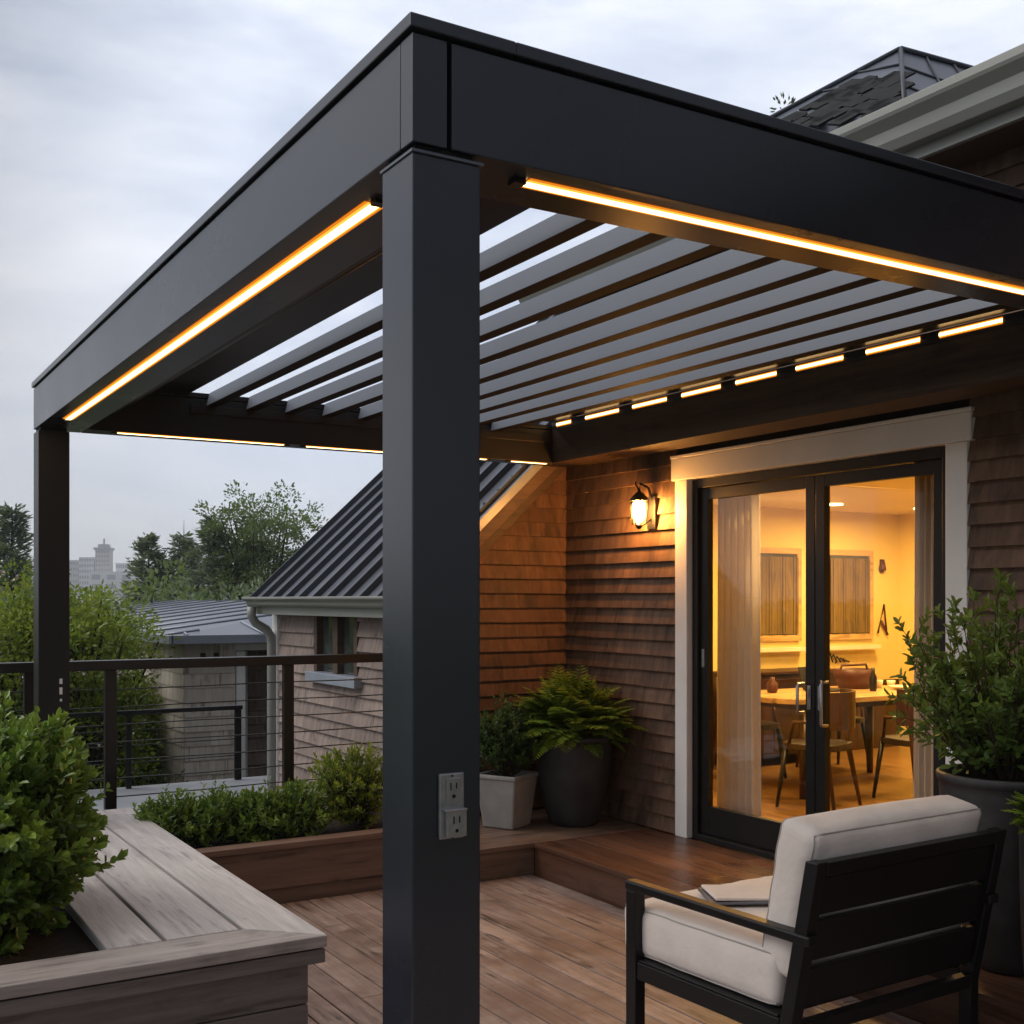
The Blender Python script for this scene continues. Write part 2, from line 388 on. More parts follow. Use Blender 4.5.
# wing roof: slab, standing seams, rake boards, gutter
RX0,RX1=2.36,6.25; RY0,RY1=4.97,8.12
sl=.93; nrm=Vector((-sl,0,1)).normalized()
m=MB()
a=(RX0,rk(RX0)); b=(RX1,rk(RX1))
m.hexa([(a[0],RY0,a[1]-.05),(b[0],RY0,b[1]-.05),(b[0],RY1,b[1]-.05),(a[0],RY1,a[1]-.05),(a[0],RY0,a[1]),(b[0],RY0,b[1]),(b[0],RY1,b[1]),(a[0],RY1,a[1])])
bx=RX1+(RX1-RX0)
m.hexa([(b[0],RY0,b[1]-.05),(bx,RY0,a[1]-.05),(bx,RY1,a[1]-.05),(b[0],RY1,b[1]-.05),(b[0],RY0,b[1]),(bx,RY0,a[1]),(bx,RY1,a[1]),(b[0],RY1,b[1])])
rf=m.build('wing_roof',M['seam'],house)
m=MB(); y=RY0+.03
while y<RY1:
    h=.045; t=.013
    m.hexa([(a[0],y-t,a[1]),(b[0],y-t,b[1]),(b[0],y+t,b[1]),(a[0],y+t,a[1]),(a[0]-h*.68,y-t*.6,a[1]+h*.73),(b[0]-h*.68,y-t*.6,b[1]+h*.73),(b[0]-h*.68,y+t*.6,b[1]+h*.73),(a[0]-h*.68,y+t*.6,a[1]+h*.73)])
    y+=.31
m.build('standing_seam',M['seam_shadow'],rf)
def slant(mb,y0,y1,x0,x1,d0,d1,r=.5):    # board that follows the roof slope, offset d0..d1 below it
    mb.hexa([(x0,y0,rk(x0)+d0),(x1,y0,rk(x1)+d0),(x1,y1,rk(x1)+d0),(x0,y1,rk(x0)+d0),(x0,y0,rk(x0)+d1),(x1,y0,rk(x1)+d1),(x1,y1,rk(x1)+d1),(x0,y1,rk(x0)+d1)],r)
m=MB(); slant(m,RY0-.02,RY0+.05,RX0,3.95,-.075,.012); m.build('roof_flashing',M['flash'],rf,.003); m=MB(); slant(m,RY1-.03,RY1+.02,RX0,RX1,-.07,.035); m.build('roof_flashing',M['flash'],rf,.003)
m=MB(); slant(m,RY0+.0,RY0+.045,2.45,3.84,-.20,-.08,.8); slant(m,RY0+.045,WY-.03,2.45,3.84,-.14,-.06,.3); slant(m,WY-.075,WY-.03,2.55,3.84,-.33,-.142,.2)
m.build('rake_board',M['rake'],house,.004)
def gutter(mb,x,y0,y1,z,sx=-1,h=.13,w=.13):   # K-style profile along y
    pr=[(0,0),(w*.45,0),(w*.62,h*.22),(w*.66,h*.50),(w*.95,h*.72),(w,h*.80),(w,h),(w-.012,h),(w-.012,h*.83),(w*.6,h*.55),(.012,.012),(.012,h),(0,h)]
    mb.prism([(x+sx*p,y0,z+q) for p,q in pr],(0,y1-y0,0))
m=MB(); gutter(m,2.41,5.0,8.2,1.712,-1,.085,.12); m.box(2.41,2.44,5.0,8.15,1.64,1.80); go=m.build('wing_gutter',M['gutter'],house,.003)
m=MB(); m.box(2.44,2.60,5.26,8.1,1.70,1.715); m.build('wing_soffit',M['rake'],house)
m=MB(); m.tube([(2.34,8.06,1.71),(2.34,8.06,1.62),(2.38,8.06,1.56),(2.48,8.06,1.50),(2.52,8.06,1.44),(2.53,8.06,1.36),(2.53,8.06,-3)],.042,12)
m.build('downspout',M['gutter'],house)
m=MB(); m.box(2.56,2.61,WYE-.03,WYE+.10,-3,1.70); m.build('corner_board',M['white'],house)
# main eave
m=MB(); gutter(m,3.47,-5,5.1,3.955,-1,.19,.15); m.build('eave_gutter',M['gutter'],house,.004)
m=MB(); m.box(3.47,3.50,-5,5.1,3.90,4.15); m.build('fascia_board',M['gutter'],house,.003)
m=MB(); m.box(3.50,3.85,-5,5.14,3.935,3.96); m.build('eave_soffit',M['soffit'],house)
m=MB(); 
for y0_,y1_ in ((-5.1,5.12),):
    m.hexa([(3.42,y0_,4.12),(7.4,y0_,5.75),(7.4,y1_,5.75),(3.42,y1_,4.12),(3.42,y0_,4.17),(7.4,y0_,5.80),(7.4,y1_,5.80),(3.42,y1_,4.17)])
    m.hexa([(7.4,y0_,5.75),(11.4,y0_,4.12),(11.4,y1_,4.12),(7.4,y1_,5.75),(7.4,y0_,5.80),(11.4,y0_,4.17),(11.4,y1_,4.17),(7.4,y1_,5.80)])
m.build('main_roof',M['seam'],house)
m=MB(); m.box(11.0,11.12,-5,8.1,-3,4.2); m.box(3.97,11,-5.0,-4.88,-3,4.2); m.box(9.0,11,5.0,5.12,-3,4.2); m.build('rear_wall',M['shingle'],house)
# hipped dormer roof above the eave
V=Vector
def lerp(p,q,t): return V(p)*(1-t)+V(q)*t
A=V((5.05,3.0,5.40));B=V((6.3,3.0,5.47));E_=V((3.95,3.35,4.72));Cc=V((4.30,2.33,4.60))
def onp(a,b,c,x,y):
    n=(b-a).cross(c-a); return V((x,y,a.z-(n.x*(x-a.x)+n.y*(y-a.y))/n.z))
F=onp(A,Cc,B,5.9,1.75); G=V((4.3,3.9,4.6)); Hh=V((6.2,4.2,4.8))
m=MB(); m.poly([A,E_,Cc],.2); m.poly([A,Cc,F],.5); m.poly([A,F,B],.5); m.poly([A,B,Hh],.5); m.poly([A,Hh,G],.5); m.poly([A,G,E_],.5)
for p,q in ((E_,Cc),(Cc,F),(F,Hh),(Hh,G),(G,E_)): m.poly([p,q,(q[0],q[1],3.9),(p[0],p[1],3.9)],.3)
dr=m.build('dormer_roof',M['seam'],house)
m=MB()
nf=(Cc-A).cross(B-A).normalized(); nf=nf if nf.z>0 else -nf
nl=(E_-A).cross(Cc-A).normalized(); nl=nl if nl.z>0 else -nl
def ridge_bar(p,q,r,n_): m.tube([V(p)+n_*r*.6,V(q)+n_*r*.6],r,6)
ridge_bar(A,E_,.016,nl); ridge_bar(A,Cc,.016,nf); ridge_bar(A,B,.018,nf)
for t in (.2,.42,.66,.9): ridge_bar(lerp(A,B,t),lerp(Cc,F,t+.04),.010,nf)
for t,a_,b_ in ((.30,0,.42),(.42,.42,.9),(.62,0,.66),(.55,.66,1)): ridge_bar(lerp(lerp(A,Cc,t),lerp(B,F,t),a_),lerp(lerp(A,Cc,t),lerp(B,F,t),b_),.008,nf)
for t in (.28,.5): ridge_bar(lerp(A,Cc,t),lerp(A,E_,t),.009,nl)
m.build('roof_seam',M['seam_shadow'],dr)
q=random.Random(4); m=MB(); ex=(E_-A).normalized(); ey=nl.cross(ex)
for t in range(46):
    u=.45+.55*q.random(); c=lerp(lerp(A,Cc,u),lerp(A,E_,u),q.random()*.8)+nl*.008
    rm=Matrix((ex,ey,nl)).transposed()@Matrix.Rotation(q.uniform(-.05,.05),3,'Z'); m.obox(c,(q.uniform(.05,.13),q.uniform(.03,.06),.006),rm,q.random())
m.build('roof_slate',M['groove'],dr)

# ------------------------------------------------------------------ glazed door
m=MB()
m.box(WX-.035,WX+.05,DY1,3.81,.205,2.56,.5); m.build('door_trim',M['white'],house,.004); m=MB(); m.box(WX-.035,WX+.05,1.53,DY0,.205,2.56,.5); m.build('door_trim',M['white'],house,.004)
m=MB(); m.box(WX-.045,WX+.05,1.50,3.84,2.562,2.705,.5); m.box(WX-.050,WX+.05,1.495,3.845,2.707,2.728,.5); m.build('door_header',M['white'],house,.004)
door=MB()
fx0,fx1=WX+.01,WX+.11
door.box(fx0,fx1,DY1-.055,DY1-.002,.207,2.558); door.box(fx0,fx1,DY0+.002,DY0+.055,.207,2.558); door.box(fx0,fx1,DY0+.055,DY1-.055,2.50,2.558); door.box(fx0-.02,fx1,DY0+.055,DY1-.055,.207,.245)
do=door.build('door_frame',M['black'],house,.003)
def leafdoor(ya,yb):
    q=MB(); x0,x1=fx0+.025,fx0+.07; t=.072
    q.box(x0,x1,ya,ya+t,.25,2.495); q.box(x0,x1,yb-t,yb,.25,2.495); q.box(x0,x1,ya+t,yb-t,2.425,2.495); q.box(x0,x1,ya+t,yb-t,.25,.43)
    o=q.build('door',M['black'],house,.003)
    q=MB(); q.box(x0+.02,x0+.026,ya+t,yb-t,.43,2.425); q.build('glass_pane',M['glass'],o); return o
mid=2.62
d1=leafdoor(mid+.003,DY1-.058); d2=leafdoor(DY0+.058,mid-.003)
def handle(par,y,z0,z1,dy,zl):
    q=MB(); X=fx0+.025
    q.tube([(X,y,z0+.02),(X-.05,y,z0+.02),(X-.055,y,z0+.03),(X-.055,y,z1-.03),(X-.05,y,z1-.02),(X,y,z1-.02)],.009,8); q.build('handle',M['silver'],par)
    q=MB(); q.box(X-.008,X,y+dy-.014,y+dy+.014,zl-.07,zl+.07); q.box(X-.016,X-.008,y+dy-.007,y+dy+.007,zl+.0,zl+.05); q.build('lock_plate',M['silver'],par,.003)
handle(d1,mid+.085,1.09,1.30,-.042,1.20); handle(d2,mid-.10,1.03,1.32,.058,1.20)
q=MB(); q.box(fx0+.018,fx0+.03,DY1-.10,DY1-.075,1.33,1.45); q.build('latch',M['silver'],d1,.003)

# ------------------------------------------------------------------ room behind the glass
RX_,RY_=8.9,6.3; FZ,CZ=.205,2.68
m=MB(); m.box(3.98,RX_,.2,RY_,FZ-.03,FZ); m.build('interior_floor',M['floorin'],house)
m=MB(); m.box(3.98,RX_,.2,RY_,CZ,CZ+.05); ci=m.build('interior_ceiling',M['ceilin'],house)
m=MB(); m.box(3.98,RX_+.1,RY_,RY_+.1,FZ,CZ); m.box(RX_,RX_+.1,.2,RY_,FZ,CZ); m.box(3.98,RX_+.1,.1,.2,FZ,CZ); m.box(3.975,3.985,.2,1.60,FZ,CZ);m.box(3.975,3.985,3.75,RY_,FZ,CZ); m.box(3.975,3.985,1.6,3.75,2.64,CZ)
m.build('interior_wall',M['wallin'],house)
m=MB(); m.box(3.99,RX_-.01,RY_-.02,RY_-.002,FZ,FZ+.72); m.build('wainscot',M['chairw'],house)
for (a,b) in ((6.80,7.38),(7.83,8.42)):
    q=MB(); q.box(a-.06,b+.06,RY_-.035,RY_-.004,1.36,1.42);q.box(a-.06,b+.06,RY_-.035,RY_-.004,2.23,2.29);q.box(a-.06,a,RY_-.035,RY_-.004,1.42,2.23);q.box(b,b+.06,RY_-.035,RY_-.004,1.42,2.23)
    wo=q.build('interior_window',M['tablew'],house,.003)
    q=MB(); q.box(a,b,RY_-.02,RY_-.005,1.42,2.23); q.build('pane',M['glassd'],wo)
    q=MB(); q.box(a-.08,b+.08,RY_-.12,RY_-.036,1.26,1.30); q.build('sill',M['cream'],wo,.003)
    q=MB(); k=int((b-a)/.03)
    for i in range(k):
        y_=a+.01+i*.03; q.box(y_,y_+.029,RY_-.045-.008*math.sin(i*1.1),RY_-.036,1.43,2.20,rng.random())
    tag(q.build('window_blind',M['blind'],origin=(a,RY_-.04,1.43)),'brown woven blind in the '+('left' if a<7 else 'right')+' back window of the lit room','blind','blinds in the back room windows')
q=MB(); q.box(RX_-.05,RX_-.004,5.0,5.55,.9,2.15); q.build('interior_doorframe',M['chairw'],house)
for (x,y) in ((6.6,3.7),(7.3,4.3),(8.0,4.7),(8.3,5.5),(5.6,4.6),(7.2,5.6)):
    q=MB(); q.lathe((x,y,CZ-.012),[(.075,0),(.075,.011)],20); q.build('downlight',M['downlight'],ci)
def area(name,loc,size,power,col,rot=(0,0,0)):
    l=bpy.data.lights.new(name,'AREA'); l.energy=power; l.color=col; l.shape='RECTANGLE'; l.size=size; l.size_y=size
    o=bpy.data.objects.new(name,l); C.objects.link(o); o.location=loc; o.rotation_euler=rot; return o
ROOMP=54
for i,(x,y) in enumerate(((4.75,3.3),(7.2,3.4),(6.0,4.8),(7.8,5.2))):  # the lamp nearest the door is an added fill for the curtain
    area('ceiling_and_fill_light',(x,y,CZ-.06),.5,ROOMP,(1,.60,.20))
# pendant lamp
pl=thing('pendant_lamp','glowing white pendant lamp shade hanging beside the left curtain','lamp',(6.0,5.6,2.35))
q=MB(); q.lathe((6.0,5.6,2.35),[(.075,0),(.09,.05),(.085,.25),(.05,.30)],20); q.build('lamp_shade',M['shade'],pl)
q=MB(); q.tube([(6.0,5.6,2.64),(6.0,5.6,CZ)],.006,6); q.build('cord',M['black'],pl)
# curtains
def curtain(label,y0,y1,x,z0,z1,seed):
    q=MB(); n=60; rr=random.Random(seed); i0=len(q.v); ph=rr.random()*6
    rows=[0,.5,.9,1]
    for k,t in enumerate(rows):
        for i in range(n+1):
            u=i/n; amp=.030*(1-.2*t)
            yy=y0+(y1-y0)*(u*(1+.12*t)-.06*t)
            q.v.append((x+amp*math.sin(u*38+ph+math.sin(u*6)*.7),yy,z1+(z0-z1)*t+(.012*math.sin(u*30+ph) if t==1 else 0)))
    for k in range(len(rows)-1):
        for i in range(n):
            a_=i0+k*(n+1)+i; q.face([a_,a_+1,a_+n+2,a_+n+1],.5,0,True)
    o=q.build('curtain',M['curtain'],origin=(x,(y0+y1)/2,z0))
    sm=o.modifiers.new('s','SOLIDIFY'); sm.thickness=.004
    tag(o,label,'curtain','curtains inside the glazed door'); return o
curtain('full pale curtain gathered at the left side inside the glazed door',3.38,3.74,4.14,.235,2.52,1)
curtain('narrow pale curtain at the right jamb inside the glazed door, behind the shrub',1.86,2.10,4.14,.235,2.52,5)
q=MB(); q.tube([(4.14,1.5,2.55),(4.14,3.85,2.55)],.012,8); q.build('curtain_rod',M['black'],house)
# dining table and chairs
TX,TY=6.35,4.75
tb=thing('dining_table','long light wood dining table in the lit room','table',(TX,TY,FZ))
q=MB(); n_=40; pts=[]
for i in range(n_):
    t=2*math.pi*i/n_; c_,s_=math.cos(t),math.sin(t); pts.append((TX+1.0*math.copysign(abs(c_)**.55,c_)*.95-.25*0,TY+.48*math.copysign(abs(s_)**.55,s_),.95))
q.prism(pts,(0,0,.045)); q.build('tabletop',M['tablew'],tb,.006)
for sx in (-1,1):
    for sy in (-1,1):
        q=MB(); q.tube([(TX+sx*.72,TY+sy*.32,.95),(TX+sx*.78,TY+sy*.36,FZ)],[.045,.028],8); q.build('leg',M['chairw'],tb)
q=MB(); q.box(TX-.7,TX+.7,TY-.31,TY+.31,.89,.948); q.build('apron',M['chairw'],tb,.003)
def dining_chair():
    r=thing('dining_chair','','chair',(0,0,0),local=True)
    q=MB()
    pts=[(.24*math.copysign(abs(math.cos(t))**.6,math.cos(t)),.23*math.copysign(abs(math.sin(t))**.6,math.sin(t)),.44) for t in [2*math.pi*i/20 for i in range(20)]]
    q.prism(pts,(0,0,.05)); q.build('seat',M['leather'],r,.01)
    q=MB(); k=12
    for z0,z1 in ((.60,.88),):
        for i in range(k):
            def pt(j,z,o): 
                t=math.pi*(.08+.84*j/k); return (( .27+o)*math.cos(t),(.25+o)*math.sin(t)+.02*(z-.6),z)
            q.hexa([pt(i,z0,0),pt(i+1,z0,0),pt(i+1,z0,.022),pt(i,z0,.022),pt(i,z1,0),pt(i+1,z1,0),pt(i+1,z1,.022),pt(i,z1,.022)][::1])
    q.build('backrest',M['chairw'],r)
    for sx in (-1,1):
        q=MB(); q.tube([(sx*.19,-.17,.45),(sx*.235,-.22,0)],[.022,.013],8); q.build('leg',M['black'],r)
        q=MB(); q.tube([(sx*.23,.13,.84),(sx*.20,.16,.45),(sx*.24,.24,0)],[.014,.024,.013],8); q.build('leg',M['chairw'],r)
        q=MB(); q.tube([(sx*.255,.10,.66),(sx*.25,-.08,.65),(sx*.21,-.14,.45)],.014,8); q.build('armrest',M['chairw'],r)
    return r
def copy_tree(o,par=None):
    c=o.copy(); C.objects.link(c); c.parent=par
    for ch in o.children: copy_tree(ch,c)
    return c
proto=dining_chair()
spots=[((5.45,4.12),R(200),'brown dining chair nearest the left curtain, its back to the glass'),
 ((6.32,3.92),R(176),'brown dining chair seen full length just right of the middle door stile'),
 ((7.10,4.05),R(168),'brown dining chair behind the potted shrub at the right of the table'),
 ((5.95,5.42),R(10),'dining chair on the far side of the table, left of the middle door stile'),
 ((7.0,5.42),R(-8),'dining chair on the far side of the table, under the right back window')]
for i,((x,y),a_,lb) in enumerate(spots):
    o=proto if i==0 else copy_tree(proto)
    o.location=(x,y,FZ); o.rotation_euler=(0,0,a_); o['label']=lb; o['group']='chairs around the dining table'
# things on the table
bk=thing('basket','dark red woven basket standing on the far side of the dining table','basket',(6.75,4.95,.995))
q=MB(); q.lathe((6.75,4.95,.995),[(.13,0),(.17,.10),(.18,.17),(.165,.17),(.15,.10),(.12,.02)],24); q.build('bowl',M['red'],bk)
q=MB(); q.tube([(6.58,4.95,1.15),(6.6,4.95,1.20),(6.9,4.95,1.20),(6.92,4.95,1.15)],.012,6); q.build('handle',M['red'],bk)
tag(MB().lathe((7.02,4.62,.995),[(.05,0),(.13,.02),(.14,.03),(.13,.03),(.05,.008)],28).build('plate',M['cream'],origin=(7.02,4.62,.995)),'pale round plate on the dining table right of the basket','plate')
for i,(x,y,h,lb) in enumerate(((6.95,4.85,.07,'small white cup on the dining table close to the basket'),(7.12,4.86,.06,'white cup at the far right of the dining table'))):
    tag(MB().lathe((x,y,.995),[(.025,0),(.035,h*.6),(.038,h),(.032,h),(.02,.01)],16).build('cup',M['cream'],origin=(x,y,.995)),lb,'cup','cups on the dining table')
sb=thing('sideboard','dark brown sideboard against the back wall under the left back window','sideboard',(6.9,6.05,FZ))
q=MB(); q.box(6.2,7.5,5.85,6.24,FZ+.10,FZ+.86); q.build('cabinet_body',M['chairw'],sb,.004)
q=MB(); q.box(6.17,7.53,5.82,6.24,FZ+.862,FZ+.89); q.build('sideboard_top',M['chairw'],sb,.004)
for k in range(3): q=MB(); q.box(6.24+k*.42,6.62+k*.42,5.835,5.849,FZ+.14,FZ+.82); q.build('cabinet_door',M['chairw'],sb,.003)
for x_ in (6.28,7.42):
    q=MB(); q.box(x_-.03,x_+.03,5.9,6.2,FZ,FZ+.10); q.build('foot',M['black'],sb)
lp_=thing('laptop','open dark laptop on the dining table left of the basket','laptop',(6.3,4.85,.995))
q=MB(); q.box(6.14,6.46,4.72,4.94,.9955,1.010); q.build('keyboard_base',M['black'],lp_,.003)
q=MB(); q.obox((6.30,4.985,1.10),(.16,.005,.10),Matrix.Rotation(R(-18),3,'X')); q.build('screen_lid',M['black'],lp_,.003)
for i,(x,y,h,r_,mt,lb) in enumerate(((6.62,4.62,.20,.032,'black','dark bottle on the dining table in front of the basket'),(5.78,4.95,.13,.045,'red','short dark red jar at the left end of the dining table'),(6.0,4.66,.05,.075,'black','low dark bowl on the left half of the dining table'))):
    tag(MB().lathe((x,y,.995),[(r_*.8,0),(r_,h*.15),(r_,h*.6),(r_*.45,h*.8),(r_*.45,h)],16).build('bottle' if i==0 else 'jar' if i==1 else 'bowl',M[mt],origin=(x,y,.995)),lb,'bottle' if i==0 else 'jar' if i==1 else 'bowl')
# wall marks in the room
q=MB(); y=RY_-.03
q.tube([(8.55,y,1.42),(8.62,y-.02,1.72),(8.68,y,1.45)],.012,6); q.tube([(8.60,y,1.55),(8.70,y,1.40)],.014,6)
tag(q.build('wall_hook',M['red'],origin=(8.6,y,1.4)),'dark reddish wall ornament at the far right of the back wall','ornament')
q=MB()
for a_ in range(5): q.tube([(7.80+.06*a_,y,1.14+.03*math.sin(a_*2)),(7.84+.05*a_,y,1.23-.02*a_),(7.88+.06*a_,y,1.13)],.008,6)
tag(q.build('wall_ornament',M['black'],origin=(7.9,y,1.15)),'small black wrought scroll ornament under the right back window sill','ornament')
q=MB(); q.lathe((8.62,y,2.08),[(.035,0),(.04,.02),(.02,.12)],12); q.box(8.6,8.64,y,y+.02,2.06,2.2); tag(q.build('wall_light',M['red'],origin=(8.62,y,2.1)),'small unlit wall light right of the right back window','lamp')
q=MB(); q.obox((8.885,6.0,2.08),(.008,.03,.05)); tag(q.build('thermostat',M['red'],origin=(8.88,6.0,2.08)),'tiny dark thermostat on the right wall of the lit room','thermostat')

# ------------------------------------------------------------------ wall lantern
LX,LY,LZ=3.70,4.05,2.385
ln=thing('wall_lantern','lit black wall lantern with glass panes glowing orange on the shingles','lantern',(WX-.03,LY,LZ))
q=MB(); q.obox((WX-.037,LY,LZ-.02),(.012,.045,.11)); q.tube([(WX-.04,LY,LZ+.06),(WX-.07,LY,LZ+.15),(LX+.01,LY,LZ+.175),(LX,LY,LZ+.13)],.009,8)
q.tube([(LX,LY,LZ+.12),(LX-.015,LY,LZ+.15),(LX-.03,LY,LZ+.165),(LX-.028,LY,LZ+.185)],.006,6)
q.tube([(WX-.04,LY,LZ-.06),(LX+.02,LY,LZ-.11)],.007,6)
q.build('bracket',M['black'],ln)
q=MB(); q.lathe((LX,LY,LZ+.055),[(.072,0),(.068,.015),(.035,.05),(.012,.065),(.008,.085)],6); q.lathe((LX,LY,LZ-.115),[(.012,-.02),(.028,0),(.030,.010)],6); q.build('cap',M['black'],ln)
q=MB()
for i in range(6):
    t=2*math.pi*i/6; c_,s_=math.cos(t),math.sin(t); q.tube([(LX+.050*c_,LY+.050*s_,LZ-.105),(LX+.066*c_,LY+.066*s_,LZ+.058)],.0045,5)
q.build('cage_bar',M['black'],ln)
q=MB(); q.lathe((LX,LY,LZ-.10),[(.046,0),(.062,.155)],6); q.build('lantern_glass',M['glassl'],ln)
q=MB(); q.lathe((LX,LY,LZ-.075),[(.018,-.01),(.036,.015),(.043,.07),(.040,.115),(.02,.128)],12); q.build('bulb',M['bulb'],ln)

# ------------------------------------------------------------------ pergola
PB,PT=2.757,3.03; PL,PW=4.95,3.76
pg=thing('pergola','dark anthracite metal louvred pergola with glowing strip lights under its beams','pergola',(0,0,0))
def part(mb,name,mat,bev=.003,lab=None):
    o=mb.build(name,mat,pg,bev)
    if lab:o['label']=lab
    return o
post=part(MB().box(0,.168,.0,.156,.0,2.735),'post',M['metal'],.004)
part(MB().box(.0,.168,PL-.17,PL,.0,2.735),'post',M['metal2'],.004)
q=MB(); q.box(-.003,.175,-.004,.160,2.735,2.741); part(q,'post_collar',M['louver'],.0)
part(MB().box(.012,.155,.012,.145,2.741,PB),'post_neck',M['groove'],0)
part(MB().box(.012,.155,PL-.158,PL-.012,2.735,PB),'post_neck',M['groove'],0)
ZT=2.992
q=MB(); q.box(.0,.084,.0,.0595,PB,ZT); part(q,'corner_panel',M['metal'],.002)
q=MB(); q.box(.0955,PW,.0,.235,PB,ZT); part(q,'front_beam',M['metal'],.003)
q=MB(); q.box(.0,.0930,.0625,PL,PB,ZT); q.box(.0932,.26,.2375,PL,PB+.0005,ZT-.0005); part(q,'left_beam',M['metal'],.003)
q=MB(); q.box(.263,PW,PL-.17,PL,PB,ZT); part(q,'far_beam',M['metal2'],.003)
q=MB(); q.box(3.47,PW-.003,.238,PL-.173,PB,ZT); part(q,'wall_beam',M['soffitb'],.003)
q=MB(); q.box(.012,.26,.012,PL-.01,ZT,2.999); q.box(.26,PW-.01,.012,.22,ZT,2.999); part(q,'groove',M['groove'],0)
q=MB(); q.box(-.010,.255,-.010,PL+.01,2.999,PT); part(q,'cap_flashing',M['metal'],.003)
q=MB(); q.box(.2555,PW,-.010,.23,2.999,PT); part(q,'cap_flashing',M['metal'],.003)
q=MB(); q.box(.2555,PW,PL-.165,PL+.01,2.999,PT); part(q,'cap_flashing',M['metal2'],.003)
q=MB(); q.box(3.475,PW,.2305,PL-.1655,2.999,PT); part(q,'cap_flashing',M['metal2'],.003)
# inner gutter and the stacked, closed blades next to the left beam
q=MB(); q.box(.30,.42,.24,PL-.172,2.86,2.985); part(q,'gutter_channel',M['metal2'],.006)
q=MB(); q.tube([(.50,.24,2.97),(.50,PL-.172,2.97)],.05,14); part(q,'drive_tube',M['metal2'],0)
q=MB(); q.box(.42,.86,.24,PL-.172,3.02,3.045); part(q,'closed_panel',M['metal2'],.004)
# louvres
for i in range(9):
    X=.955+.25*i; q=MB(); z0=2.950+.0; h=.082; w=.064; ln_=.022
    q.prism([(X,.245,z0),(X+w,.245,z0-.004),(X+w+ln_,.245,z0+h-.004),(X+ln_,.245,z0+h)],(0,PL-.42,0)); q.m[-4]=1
    part(q,'louver',[M['louver'],M['louver_under_shade']],.002)
q=MB(); q.box(.86,3.46,PL-.185,PL-.1725,2.90,2.952); part(q,'louver_rail',M['metal2'],.002)
q=MB(); q.box(.86,3.46,.2365,.2445,2.90,2.952); part(q,'louver_rail',M['metal2'],.002)
# strip lights
def led(p0,p1,nrm,w=.021):
    p0=V(p0);p1=V(p1);n_=V(nrm); d_=(p1-p0).normalized(); s_=d_.cross(n_)
    q=MB()
    def bar(w_,h0,h1):
        c=[p0+s_*w_+n_*h0,p1+s_*w_+n_*h0,p1-s_*w_+n_*h0,p0-s_*w_+n_*h0]; q.hexa(c+[x+n_*(h1-h0) for x in c])
    bar(w*1.42,.0005,.002); o=part(q,'led_strip',M['ledo'],0); q=MB(); bar(w,.0022,.0035); q.build('led_diffuser',M['ledh'],o)
    q2=MB(); c=[p0+s_*w*.62+n_*.0045,p1+s_*w*.62+n_*.0045,p1-s_*w*.62+n_*.0045,p0-s_*w*.62+n_*.0045]; q2.hexa(c+[x+n_*.001 for x in c]); q2.build('led_core',M['led'],o)
    for e,sg in ((p0,-1),(p1,1)):
        q3=MB(); c=e+d_*sg*.02+n_*.006; q3.obox(c,(.016,.016,.005) if n_.z<-.5 else (.003,.008,.004)); q3.build('end_cap',M['metal2'],o)
dn=(0,0,-1)
led((.095,.40,PB),(.095,4.42,PB),dn); led((.335,.085,PB),(3.42,.085,PB),dn)
for a_,b_ in ((.44,1.46),(1.61,2.30),(2.38,2.94),(3.14,3.44)): led((a_,PL-.14,PB),(b_,PL-.14,PB),dn,.018)
yy=4.72
segs=[(4.517,4.72),(3.952,4.357),(3.451,3.821),(2.949,3.324),(2.489,2.838),(2.003,2.359),(1.517,1.87),(1.064,1.425),(.60,.96)]
q=MB(); q.box(3.4685,3.4748,.24,PL-.173,2.992,3.048); part(q,'led_board',M['metal2'],0)
for a_,b_ in segs: led((3.468,a_+.01,3.024),(3.468,b_-.01,3.024),(-1,0,0),.0115)
q=MB(); q.box(3.08,3.467,.24,PL-.172,3.052,3.06); part(q,'wall_side_panel',M['metal2'],.002)
# wooden lining between the wall beam and the house
q=MB(); q.box(PW+.003,WX-.028,.0,WY-.1,2.78,2.99,.4); q.build('ledger_board',M['lining'],house,.003)
# outlet on the near post
q=MB(); q.box(.060,.122,-.010,-.0005,1.249,1.392); ou=part(q,'outlet_cover',M['silver'],.003,'silver double outlet cover on the near post')
q=MB(); q.box(.072,.122,-.022,-.0105,1.254,1.312); q.box(.064,.120,-.030,-.0105,1.312,1.3165); q.build('lower_lid',M['silver'],ou,.002)
q=MB(); q.box(.076,.112,-.0135,-.0105,1.326,1.382); q.build('socket',M['silver'],ou,.0015)
q=MB(); q.box(.085,.0875,-.0145,-.0137,1.356,1.372);q.box(.099,.1015,-.0145,-.0137,1.358,1.371);q.tube([(.0935,-.0138,1.342),(.0935,-.0148,1.342)],.0042,10)
q.box(.088,.0905,-.0232,-.0222,1.283,1.300);q.box(.102,.1045,-.0232,-.0222,1.285,1.299);q.tube([(.0965,-.0221,1.268),(.0965,-.0232,1.268)],.0042,10); q.build('slot',M['black'],ou)
for x_,z_ in ((.091,1.3865),(.091,1.2515)):
    q=MB(); q.tube([(x_,-.0105,z_),(x_,-.0122,z_)],.0028,10); q.build('screw',M['steel'],ou)
q=MB(); q.box(.112,.128,PL-.1745,PL-.1705,1.23,1.27);q.box(.112,.128,PL-.1745,PL-.1705,1.29,1.32);q.box(.114,.126,PL-.1745,PL-.1705,1.19,1.205); part(q,'switch_marks',M['citywhite'],0,'small pale markings on the far post')

# ------------------------------------------------------------------ bench planter (left foreground)
BZ=.50; BX=.572; BY=1.885
bn=thing('planter_bench','weathered grey wooden bench planter with mitred top boards','bench',(BX,BY,0))
q=MB(); w_=.245
g_=.006
